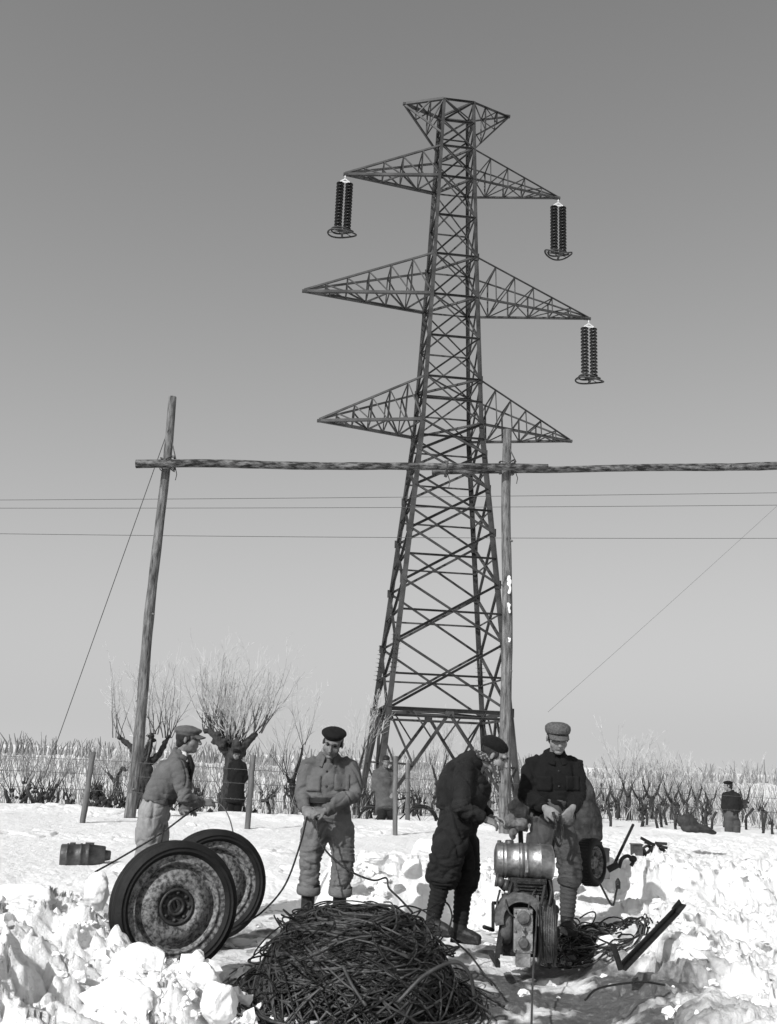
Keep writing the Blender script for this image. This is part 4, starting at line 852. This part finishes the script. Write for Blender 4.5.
# ------------------------------------------------------------------ cable heap
def heap(cx, cy, rx, ry, hh, n, r, seed, label, wild, Lr, loc, core=True, lt=.12):
    rr = random.Random(seed); t = thing('cable_heap', label, 'cable', loc)
    def hz(x, y):
        q = ((x-cx)/rx)**2+((y-cy)/ry)**2; return hh*max(0, 1-q**1.5)**.75
    if core:
        m = MB(); N = 40; vs = []; fs = []
        for j in range(N+1):
            for i in range(64):
                a = 2*PI*i/64; q = .93*j/N; x = cx+math.cos(a)*rx*q; y = cy+math.sin(a)*ry*q; vs.append(V((x, y, hz(x, y)*.86-.03+.03*noise.noise(V((x, y, 0))*9))))
        fs = [(j*64+i, j*64+(i+1) % 64, (j+1)*64+(i+1) % 64, (j+1)*64+i) for j in range(N) for i in range(64)]; m.add(vs, fs); m.build('inner_coils', MT['cable'], t)
    m = MB()
    for k in range(n):
        f = rr.uniform(.16, .96)**.7; lx = rx*f*rr.uniform(.8, 1.15); ly = ry*f*rr.uniform(.75, 1.15)
        ox = cx+rr.gauss(0, rx*.16*wild); oy = cy+rr.gauss(0, ry*.16*wild); a0 = rr.uniform(0, 2*PI); span = rr.uniform(.7, 1.0)*2*PI*(.45+.55*rr.random()); N = int(26+26*f)
        s1 = rr.uniform(0, 99); lift = abs(rr.gauss(0, .018*wild))+.0; tilt = rr.gauss(0, .03*wild); pts = []
        rot = rr.gauss(0, .22); cr, sr = math.cos(rot), math.sin(rot)
        for i in range(N+1):
            a = a0+span*i/N; w = 1+.16*wild*noise.noise(V((math.cos(a)*1.3, math.sin(a)*1.3, s1))); x0 = math.cos(a)*lx*w; y0 = math.sin(a)*ly*w
            x = ox+x0*cr-y0*sr; y = oy+x0*sr*.6+y0*cr
            z = max(hz(x, y), .0)+.012+lift*(1+noise.noise(V((a*1.5, s1, 2))))+tilt*math.sin(a+s1)*.5+.012*noise.noise(V((x*4, y*4, s1)))
            pts.append(V((x, y, max(z, gz(x, y)+.008) if z < .08 else z)))
        m.tube(pts, r*rr.choice((.8, 1, 1, 1.15)), 6, 2 if rr.random() < lt else (1 if rr.random() < .42 else 0))  # share of paler strands imitates highlights on the heap
    for k in range(int(n*.22*wild)):                       # loose loops springing out
        a = rr.uniform(0, 2*PI); x = cx+math.cos(a)*rx*rr.uniform(.55, 1.0); y = cy+math.sin(a)*ry*rr.uniform(.55, 1.0); R = rr.uniform(*Lr); d = V((rr.gauss(0, .5), rr.gauss(0, .5), 1)).normalized()
        u = d.orthogonal().normalized(); w = d.cross(u); c = V((x, y, hz(x, y)+.03+R*.2)); sp = rr.uniform(.6, 1.1)*2*PI; ph = rr.uniform(0, 6)
        pts = []
        for i in range(25):
            b_ = ph+sp*i/24; q = c+(u*math.cos(b_)+w*math.sin(b_)*.7)*R*(1+.3*i/24); q.z = max(q.z, gz(q.x, q.y)+.008); pts.append(q)
        m.tube(pts, r*.9, 6, 0)
    m.build('loose_strands', [MT['cable'], MT['cable_md'], MT['cable_lt']], t)
    return t, hz
hp1, hz1 = heap(-.08, 6.45, .63, .92, .46, 540, .0058, 41, 'large tangled heap of dark steel cable in the foreground', .9, (.06, .14), (-.07, 6.05, 0), True, .04)
m = MB()                                                    # thick pale hawser arcs at the front
m.tube(spline([P(366, 1006, 5.5), P(352, 985, 5.55), P(343, 966, 5.65)], 6), .009, 8); m.tube(spline([P(398, 1002, 5.55), P(425, 975, 5.6), P(455, 962, 5.7), P(470, 975, 5.75), P(474, 996, 5.8)], 8), .010, 8)
m.build('thick_strand', MT['cable_lt'], hp1)
heap(P(605, 905, 7.6).x, 7.95, .36, .55, .15, 110, .0065, 47, 'smaller coil of dark cable on the ground beside the engine', 1.0, (.07, .16), (1.7, 7.9, 0), False, .05)
def cable(pts, r, label, name='cable', m='cable', cat='cable'):
    mb = MB(); q = spline(pts, 10); mb.tube(q, r, 6); return tag(mb.build(name, MT[m], None, q[-1]), label, cat)
cable([P(307, 817, 7.7), P(300, 845, 7.5), P(285, 885, 7.3), P(262, 912, 7.2), P(240, 925, 7.2)], .007, 'dark cable hanging from the hands of the man in the beret to the left')
cable([P(316, 818, 7.7), P(322, 845, 7.6), P(345, 868, 7.5), P(372, 880, 7.4), P(386, 878, 7.3), P(389, 888, 7.0), P(400, 899, 6.7), P(412, 912, 6.45)], .0075, 'dark cable running from the beret wearer\'s hands onto the cable heap')
cable([P(200, 807, 8.4), P(186, 815, 8.3), P(160, 834, 8.2), P(120, 858, 8.1), P(95, 872, 8.0)], .008, 'taut dark cable slanting left past the pale trousers')
cable([P(204, 803, 8.4), P(218, 803, 8.4), P(228, 815, 8.35), P(234, 838, 8.2), P(236, 870, 8.2)], .005, 'thin light cable looping from the capped man\'s hand down behind the rear wheel', m='cable_lt')
cable([P(538, 889, 7.0), P(536, 930, 6.7), P(533, 975, 6.2), P(531, 1040, 5.2)], .006, 'thin cable running from the engine pulley towards the camera', m='cable_lt')
cable([P(430, 908, 7.0), P(445, 902, 7.1), P(452, 915, 7.1), P(450, 935, 7.0), P(470, 955, 6.8), P(492, 985, 6.2)], .0065, 'springy cable end looping round the boots of the man in dark overalls')
cable([P(585, 1000, 5.6), P(600, 988, 5.7), P(640, 982, 5.9), P(665, 985, 6.0)], .006, 'short bent wire on the dirty snow at the bottom right')
cable([P(560, 925, 7.2), P(590, 935, 7.0), P(617, 945, 6.9), P(640, 935, 7.0)], .007, 'cable tail trailing in front of the smaller coil')
# little bundle of strands in the capped man's hands
cable([P(553, 812, 7.58), P(556, 824, 7.56), P(555, 838, 7.58), P(560, 846, 7.6), P(562, 830, 7.6), P(560, 814, 7.58)], .011, 'short loop of cable in the hands of the man in the peaked cap')

# ------------------------------------------------------------------ engine
Y = 7.05
eng = thing('engine', 'small petrol winch engine with a ribbed fuel tank on top', 'engine', P(522, 960, Y))
def Q(px, py, dy=0): return P(px, py, Y+dy)
ex = V((1, -.08, .0)).normalized(); ey = V((.08, 1, 0)).normalized(); RM = Matrix((ex, ey, Z)).transposed()
c = Q(524, 861); R = .115; L = .385; m = MB(); prof = [(-L/2-.012, .001), (-L/2-.012, R*.55), (-L/2, R*.9), (-L/2+.01, R)]
for x in (-.15, -.125, -.04, -.02, .11): prof += [(x-.008, R), (x-.004, R*1.035), (x+.004, R*1.035), (x+.008, R)]
prof += [(L/2-.01, R), (L/2, R*.93), (L/2+.012, R*.6), (L/2+.012, .001)]; m.lathe(c, ex, prof, 48); tk = m.build('fuel_tank', MT['tank'], eng)
m = MB(); m.lathe(c+ex*-.10+Z*R*.95, Z, [(0, .03), (.02, .03), (.024, .022), (.024, .001)], 16); m.lathe(c+ex*-.17+Z*R*.95, Z, [(0, .014), (.018, .014), (.02, .001)], 12); m.build('filler_cap', MT['steel_dark'], tk)
m = MB(); m.bar(c+ex*.01-ey*(R+.006)+Z*.02, c+ex*.01-ey*(R+.004)-Z*.06, .02, .02, ex); m.lathe(c+ex*.01, ex, [(-.012, R+.002), (-.012, R+.006), (.012, R+.006), (.012, R+.002)], 40, closed=True); m.build('strap', MT['tank'], tk)
m = MB(); m.box(Q(527, 888, .03), (.25, .22, .15), RM)                                    # crankcase with cooling fins
for i in range(7): m.box(Q(530, 881+i*3.2, .02), (.20, .26, .008), RM)
m.box(Q(524, 925, .10), (.30, .26, .36), RM); m.tube([Q(549, 880), Q(551, 895, -.05), Q(548, 912, -.05)], .022, 8); m.tube([Q(502, 877), Q(500, 885, -.05), Q(506, 890, -.06)], .018, 8); m.build('engine_block', MT['engine'], eng)
m = MB(); m.ell(Q(501, 882, -.07), (.028, .03, .035)); m.tube([Q(507, 880, -.07), Q(505, 890, -.09)], .02, 8); m.tube([Q(498, 873, -.05), Q(496, 886, -.08)], .012, 6); m.tube([Q(512, 882, -.08), Q(509, 894, -.10), Q(504, 893, -.10)], .008, 6); m.build('carburettor', MT['steel_dark'], eng)
cc = Q(520, 918, -.06); m = MB(); N = 28                                                  # arched shroud
for (ra, rb, y0, y1) in ((.115, .172, -.11, .05),):
    vs = []; 
    for i in range(N+1):
        a = PI*(-.08)+PI*1.16*i/N; d = ex*math.cos(a)+Z*math.sin(a)
        for rr_, yy in ((ra, y0), (rb, y0), (rb, y1), (ra, y1)): vs.append(cc+d*rr_+ey*yy)
    m.add(vs, [(i*4+j, i*4+(j+1) % 4, (i+1)*4+(j+1) % 4, (i+1)*4+j) for i in range(N) for j in range(4)]+[(0, 1, 2, 3), (N*4, N*4+1, N*4+2, N*4+3)], 0, False)
m.build('flywheel_shroud', MT['case_md'], eng)
m = MB(); gc = Q(523, 930, -.15); m.box(gc, (.125, .10, .27), RM); m.box(gc+Z*-.17, (.095, .09, .10), RM); m.box(gc-ey*.055+Z*.10, (.09, .012, .03), RM); m.box(gc-ey*.055-Z*.0, (.025, .02, .06), RM)
for sx in (-1, 1):
    for sz in (-.115, .0, .115): m.lathe(gc+ex*sx*.052+Z*sz-ey*.05, -ey, [(0, .009), (.012, .009), (.013, .001)], 6)
gcx = m.build('gear_case', MT['case_lt'], eng); bv = gcx.modifiers.new('b', 'BEVEL'); bv.width = .008; bv.segments = 2
m = MB(); m.lathe(Q(504, 925, -.02), ex, [(-.03, .001), (-.03, .10), (-.02, .115), (.03, .118), (.05, .10), (.05, .001)], 36); m.build('drum_housing', MT['case_md'], eng)
pc = Q(546, 931, -.08); m = MB(); prof = [(-.055, .03), (-.055, .205), (-.045, .215), (-.038, .20)]
for i in range(5): x = -.03+i*.015; prof += [(x-.006, .185), (x, .165), (x+.006, .185)]
prof += [(.038, .20), (.045, .215), (.055, .205), (.055, .03)]; m.lathe(pc, ex, prof, 56); m.lathe(pc, ex, [(-.09, .001), (-.09, .03), (.09, .03), (.09, .001)], 16); pl = m.build('pulley', MT['engine'], eng)
m = MB()
for i in range(7):
    x = -.034+i*.0115; m.tube([pc+ex*x+(ey*math.cos(a)+Z*math.sin(a))*(.188+.002*(i % 2)) for a in np.linspace(.9*PI, 1.75*PI if i % 3 else 2.2*PI, 24)] , .0065, 6)
    m.tube([pc+ex*x+(ey*math.cos(a)+Z*math.sin(a))*(.188+.002*(i % 2)) for a in np.linspace(.15*PI, 1.1*PI, 24)], .0065, 6)
m.build('wound_cable', MT['cable_md'], pl)
m = MB(); m.tube([Q(549, 905, -.2), Q(552, 890, -.1), Q(549, 879, -.05)], .007, 6); m.bar(Q(541, 905, -.26), Q(545, 885, -.1), .02, .014); m.ell(Q(555, 910, -.12), (.03, .03, .035)); m.build('control_lever', MT['steel'], eng)
m = MB(); m.bar(Q(493, 903, -.1), Q(493, 930, -.1), .022, .02, ex); m.bar(Q(493, 903, -.1), Q(504, 903, -.02), .02, .02); m.tube([Q(493, 930, -.1), Q(484, 927, -.22)], .013, 8); m.build('crank_handle', MT['iron'], eng)
for px, dy in ((497, -.12), (548, .02)):
    m = MB(); a = Q(px, 958, dy); m.bar(a+V((0, -.06, -.03)), a+V((0, .34, -.03)), .03, .035, ex); m.bar(a+V((0, 0, 0)), Q(px+5, 925, dy+.02), .035, .02, ex); m.build('skid', MT['iron'], eng)
m = MB(); m.bar(Q(497, 950, .05), Q(552, 952, .05), .05, .03); m.bar(Q(497, 950, .25), Q(552, 952, .25), .05, .03); m.build('base_bar', MT['iron'], eng)

m = MB(); m.tube(spline([Q(512, 893, -.06), Q(506, 900, -.16), Q(509, 912, -.2), Q(515, 918, -.19)], 5), .006, 6); m.tube(spline([Q(541, 884, -.02), Q(534, 892, -.14), Q(530, 902, -.17), Q(528, 910, -.2)], 5), .006, 6); m.tube(spline([Q(500, 890, -.05), Q(497, 905, -.12), Q(501, 920, -.12)], 5), .007, 6); m.build('fuel_pipe', MT['steel_dark'], eng)
m = MB(); e = Q(517, 891, -.09); m.lathe(e, V((0, -1, .2)), [(0, .018), (.02, .018), (.022, .011), (.05, .011), (.052, .006), (.07, .006), (.071, .001)], 12); m.build('spark_plug', MT['steel'], eng)
m = MB(); e = Q(531, 897, -.10)
for k in range(3): m.box(e+V((k*.028-.02, -.03, .0)), (.02, .05, .035), RM)
m.box(e+V((.0, 0, -.03)), (.10, .05, .02), RM); m.build('valve_cover', MT['case_md'], eng)
m = MB(); e = gc-ey*.055; m.lathe(e+Z*.085, -ey, [(0, .042), (.014, .042), (.018, .034), (.018, .001)], 24); m.lathe(e-Z*.07, -ey, [(0, .034), (.02, .034), (.024, .024), (.024, .001)], 24); m.lathe(e+Z*.012, -ey, [(0, .012), (.03, .012), (.031, .001)], 6); m.build('bearing_cap', MT['case_md'], gcx)
m = MB()
for k in range(6): a = k*PI/3+.3; e = pc+ex*.056; m.bar(e+(ey*math.cos(a)+Z*math.sin(a))*.03, e+(ey*math.cos(a)+Z*math.sin(a))*.19, .026, .012, ex)
m.build('pulley_spoke', MT['case_md'], pl)
# ------------------------------------------------------------------ covered trailer behind the man in the peaked cap
Y = 9.3
tr = thing('covered_trailer', 'small trailer under a dirty dark tarpaulin, one wheel showing behind the capped man', 'trailer', P(560, 880, Y))
m = MB(); m.loft([P(585, 838, Y), P(584, 815, Y), P(580, 792, Y), P(577, 776, Y)], [(.14, .26), (.14, .24), (.12, .20), (.07, .12)], seg=20, cap=.5)
m.loft([P(520, 812, Y+.1), P(545, 805, Y), P(575, 812, Y), P(588, 832, Y)], [.10, .18, .20, .12], side=V((0, 1, 0)), seg=18); m.loft([P(516, 803, Y), P(525, 818, Y)], [.09, .08])
me = remesh(m, .014, 3); fold_displace(me, .035, 5, None, 77); tp = finish(me, 'tarpaulin', MT['tarp'], tr)
c = P(590.5, 862, 8.8); n = V((.80, -.60, .05)).normalized(); R = .19; m = MB(); hw = .075
m.lathe(c, n, [(hw*.7, R*.66), (hw, R*.78), (hw*.9, R*.94), (hw*.6, R), (-hw*.6, R), (-hw*.9, R*.94), (-hw, R*.78), (-hw*.7, R*.66)], 48, closed=True)
for k in range(40): a = k*2*PI/40; u = n.orthogonal().normalized(); w_ = n.cross(u); e = c+(u*math.cos(a)+w_*math.sin(a))*R; m.bar(e-n*.05, e+n*.05, .012, .012, (e-c).normalized())
wh = m.build('wheel', MT['rubber'], tr); m = MB(); m.lathe(c, n, [(hw*.5, R*.67), (hw*.8, R*.68), (hw*.6, R*.6), (hw*.25, R*.55), (hw*.2, R*.3), (hw*.6, R*.24), (hw*.6, .001), (-hw*.5, .001), (-hw*.5, R*.67)], 40)
m.build('rim', MT['rim'], wh); m = MB()
for k in range(6): a = k*PI/3; u = n.orthogonal().normalized(); w_ = n.cross(u); m.lathe(c+(u*math.cos(a)+w_*math.sin(a))*R*.42, n, [(hw*.2, .022), (hw*.32, .022), (hw*.33, .001)], 12)  # dark discs stand in for the shade inside the wheel's holes
m.build('slot_shade_disc', MT['hub'], wh)
m = MB(); m.bar(P(588, 845, 9.1), P(600, 845, 9.2), .06, .05); m.bar(P(592, 862, 9.0), P(560, 868, 9.3), .06, .06); m.bar(P(560, 850, 9.3), P(535, 870, 9.3), .05, .05); m.bar(P(520, 822, 9.2), P(522, 868, 9.2), .04, .04); m.build('chassis', MT['iron'], tr)
m = MB(); a = P(604.5, 864, 9.35); m.box(a, (.055, .09, .25), Matrix.Rotation(.25, 3, 'Z')); m.box(a+Z*.13, (.065, .10, .02), Matrix.Rotation(.25, 3, 'Z')); tag(m.build('wooden_box', MT['plank'], None, a-Z*.125), 'narrow pale wooden box standing on end beside the trailer wheel', 'box')
# pale bundle beside the upright pole, seen between two men
m = MB(); rr = random.Random(5)
for k in range(9): m.ell(P(516+rr.gauss(0, 4), 824+rr.gauss(0, 4), 9.0+rr.gauss(0, .08)), (.05*rr.uniform(.7, 1.3), .05, .045))
me = remesh(m, .01, 2); fold_displace(me, .030, 11, None, 5); o = bpy.data.objects.new('rag_bundle', me); me.materials.clear(); me.materials.append(MT['post']); c = P(516, 834, 9.0); me.transform(Matrix.Translation(-c)); o.location = c; COL.objects.link(o); tag(o, 'crumpled pale rag bundle behind the hands of the man in overalls', 'rags')

# ------------------------------------------------------------------ things lying on the snow
Y = 11.3; a = P(61, 848, Y); b = P(106, 849, Y+.12); d = (b-a).normalized(); m = MB(); L = (b-a).length; R = .122
for e in (a, b): e.z = gz(e.x, e.y)+R*.72
d = (b-a).normalized()
m.lathe(a, d, [(0, .001), (0, R*.9), (.01, R), (.06, R), (.065, R*1.07), (.08, R*1.07), (.085, R), (L*.42, R), (L*.43, R*1.06), (L*.47, R*1.06), (L*.48, R), (L*.6, R), (L*.61, R*1.05), (L*.64, R*1.05), (L*.65, R*.97), (L*.97, R*.82), (L, R*.75), (L, .001)], 36)
m.box(a+d*.12+Z*R, (.05, .05, .03)); m.box(a+d*.30+Z*R, (.09, .04, .03)); m.lathe(a+d*L, d, [(-.02, R*.5), (.05, R*.42), (.06, R*.3), (.06, .001)], 20)
can = m.build('metal_canister', MT['canister'], None, a-Z*R); tag(can, 'dark ribbed metal canister lying on its side in the snow at the left', 'canister')
# angle iron picket leaning on the ground, right foreground
m = MB(); a = P(622, 967, 6.3); b = P(676, 911, 7.1); m.angle(a, b, .042, .009, V((0, -.5, 1))); m.angle(b-(b-a).normalized()*.02, b+V((.05, .02, .05)), .045, .01); tag(m.build('iron_bar', MT['iron'], None, a), 'long dark angle iron bar slanting up onto the right snow heap', 'iron bar')
m = MB(); a = P(621, 970, 6.3); b = P(613, 944, 6.35); m.bar(a, b, .028, .022); tag(m.build('iron_stake', MT['iron'], None, a), 'short dark stake touching the lower end of the long iron bar', 'stake')
m = MB(); m.tube([P(613, 867, 8.8), P(633, 825, 9.5)], .014, 8); m.box(P(613, 867, 8.8), (.10, .03, .05), Matrix.Rotation(-.5, 3, 'Y')); tag(m.build('spade_shaft', MT['iron'], None, P(613, 868, 8.8)), 'thin pole-handled tool standing slanted in the snow right of the trailer', 'tool')
m = MB(); m.tube(spline([P(619, 868, 8.9), P(622, 859, 8.9), P(628, 856, 8.9), P(633, 861, 8.9), P(631, 866, 8.9)], 6), [.012]*12+[.02]*13 if False else .016, 8); m.ell(P(633, 859, 8.9), (.035, .03, .03)); tag(m.build('iron_hook', MT['iron'], None, P(619, 869, 8.9)), 'curved iron hook half sunk in the snow beside the slanted tool', 'hook')
m = MB(); m.box(P(636.5, 850, 11.2), (.11, .10, .11)); m.box(P(636.5, 850, 11.2)+Z*.06, (.125, .115, .012)); tag(m.build('small_crate', MT['sack'], None, P(636.5, 856, 11.2)), 'small dark crate half buried in the snow right of the hook', 'crate')
m = MB(); rr = random.Random(3); Y = 11.4
for (x0, y0, x1, y1) in ((641, 838, 654, 845), (645, 842, 667, 848), (654, 845, 645, 856), (648, 843, 655, 856), (662, 847, 667, 856), (660, 848, 655, 856), (644, 850, 648, 856), (651, 848, 664, 850), (655, 843, 667, 844)): m.bar(P(x0, y0, Y+rr.gauss(0, .1)), P(x1, y1, Y+rr.gauss(0, .1)), .03, .018)
m.tube(spline([P(644, 856, Y), P(643, 849, Y), P(648, 846, Y), P(652, 852, Y), P(650, 857, Y)], 5), .014, 6)
tag(m.build('iron_fittings', MT['iron'], None, P(655, 857, Y)), 'tangle of dark iron fittings lying on the snow in the middle right', 'iron fittings')
m = MB(); Y = 15.5; m.loft([P(681, 822, Y), P(686, 821, Y), P(693, 825, Y)], [.08, .14, .10], side=V((0, 1, 0))); m.loft([P(690, 829, Y-.2), P(700, 828, Y-.1), P(712, 832, Y)], [(.2, .05), (.22, .06), (.12, .04)], side=V((0, 1, 0)))
me = remesh(m, .016, 2); fold_displace(me, .02, 5, None, 15); o = bpy.data.objects.new('dropped_coat', me); me.materials.clear(); me.materials.append(MT['tarp']); c = P(695, 836, Y); me.transform(Matrix.Translation(-c)); o.location = c; COL.objects.link(o); tag(o, 'dark crumpled coat thrown down on the snow at the right', 'coat')
m = MB(); m.tube(spline([P(600, 884, 8.2), P(612, 905, 7.9), P(616, 893, 8.1), P(618, 884, 8.2)], 6), .009, 6); m.lathe(P(618, 886, 8.2), V((0, 0, 1)), [(-.02, .02), (.03, .022), (.05, .012), (.06, .004)], 8); tag(m.build('cable_end', MT['cable'], None, P(612, 905, 7.9)), 'springy cable end with a fitting standing up behind the smaller coil', 'cable')

# ------------------------------------------------------------------ light
HAZE = 3.95
SUN_AZ, SUN_EL = rad(215), rad(34)                # azimuth clockwise from +Y (the view): behind the camera's left shoulder
w = bpy.data.worlds.new('World'); scene.world = w; w.use_nodes = True; nt = w.node_tree; bg = nt.nodes['Background']
sky = nt.nodes.new('ShaderNodeTexSky'); sky.sky_type = 'NISHITA'; sky.sun_disc = False; sky.sun_elevation = SUN_EL; sky.sun_rotation = SUN_AZ; sky.air_density = 1.; sky.dust_density = 2.5; sky.ozone_density = 1.
sep = nt.nodes.new('ShaderNodeSeparateColor'); nt.links.new(sky.outputs[0], sep.inputs[0])
mx = nt.nodes.new('ShaderNodeMath'); mx.operation = 'MULTIPLY'; mx.inputs[1].default_value = .5; nt.links.new(sep.outputs[0], mx.inputs[0])
mg = nt.nodes.new('ShaderNodeMath'); mg.operation = 'MULTIPLY_ADD'; mg.inputs[1].default_value = .5; nt.links.new(sep.outputs[1], mg.inputs[0]); nt.links.new(mx.outputs[0], mg.inputs[2])
tcw = nt.nodes.new('ShaderNodeTexCoord'); sx = nt.nodes.new('ShaderNodeSeparateXYZ'); nt.links.new(tcw.outputs['Generated'], sx.inputs[0])
def M_(op, a, b=None):
    n = nt.nodes.new('ShaderNodeMath'); n.operation = op
    for i, v in enumerate((a, b)):
        if v is None: continue
        if isinstance(v, (int, float)): n.inputs[i].default_value = v
        else: nt.links.new(v, n.inputs[i])
    return n.outputs[0]
zz = M_('MAXIMUM', sx.outputs['Z'], 0.); hz_ = M_('EXPONENT', M_('MULTIPLY', zz, -2.9))           # pale winter haze low in the sky
mixn = nt.nodes.new('ShaderNodeMix'); mixn.data_type = 'FLOAT'; nt.links.new(hz_, mixn.inputs[0]); nt.links.new(mg.outputs[0], mixn.inputs[2]); mixn.inputs[3].default_value = HAZE
nt.links.new(mixn.outputs[0], bg.inputs['Color']); bg.inputs['Strength'].default_value = .115
sd = bpy.data.lights.new('sun', 'SUN'); sd.energy = 3.2; sd.angle = rad(.5); sd.color = (1, 1, 1); so = bpy.data.objects.new('sun', sd); COL.objects.link(so)
sdir = V((math.sin(SUN_AZ)*math.cos(SUN_EL), math.cos(SUN_AZ)*math.cos(SUN_EL), math.sin(SUN_EL))); so.rotation_euler = sdir.to_track_quat('Z', 'Y').to_euler()
scene.view_settings.view_transform = 'Standard'; scene.view_settings.look = 'None'; scene.view_settings.exposure = .35; scene.view_settings.gamma = 1
scene.render.engine = 'CYCLES'
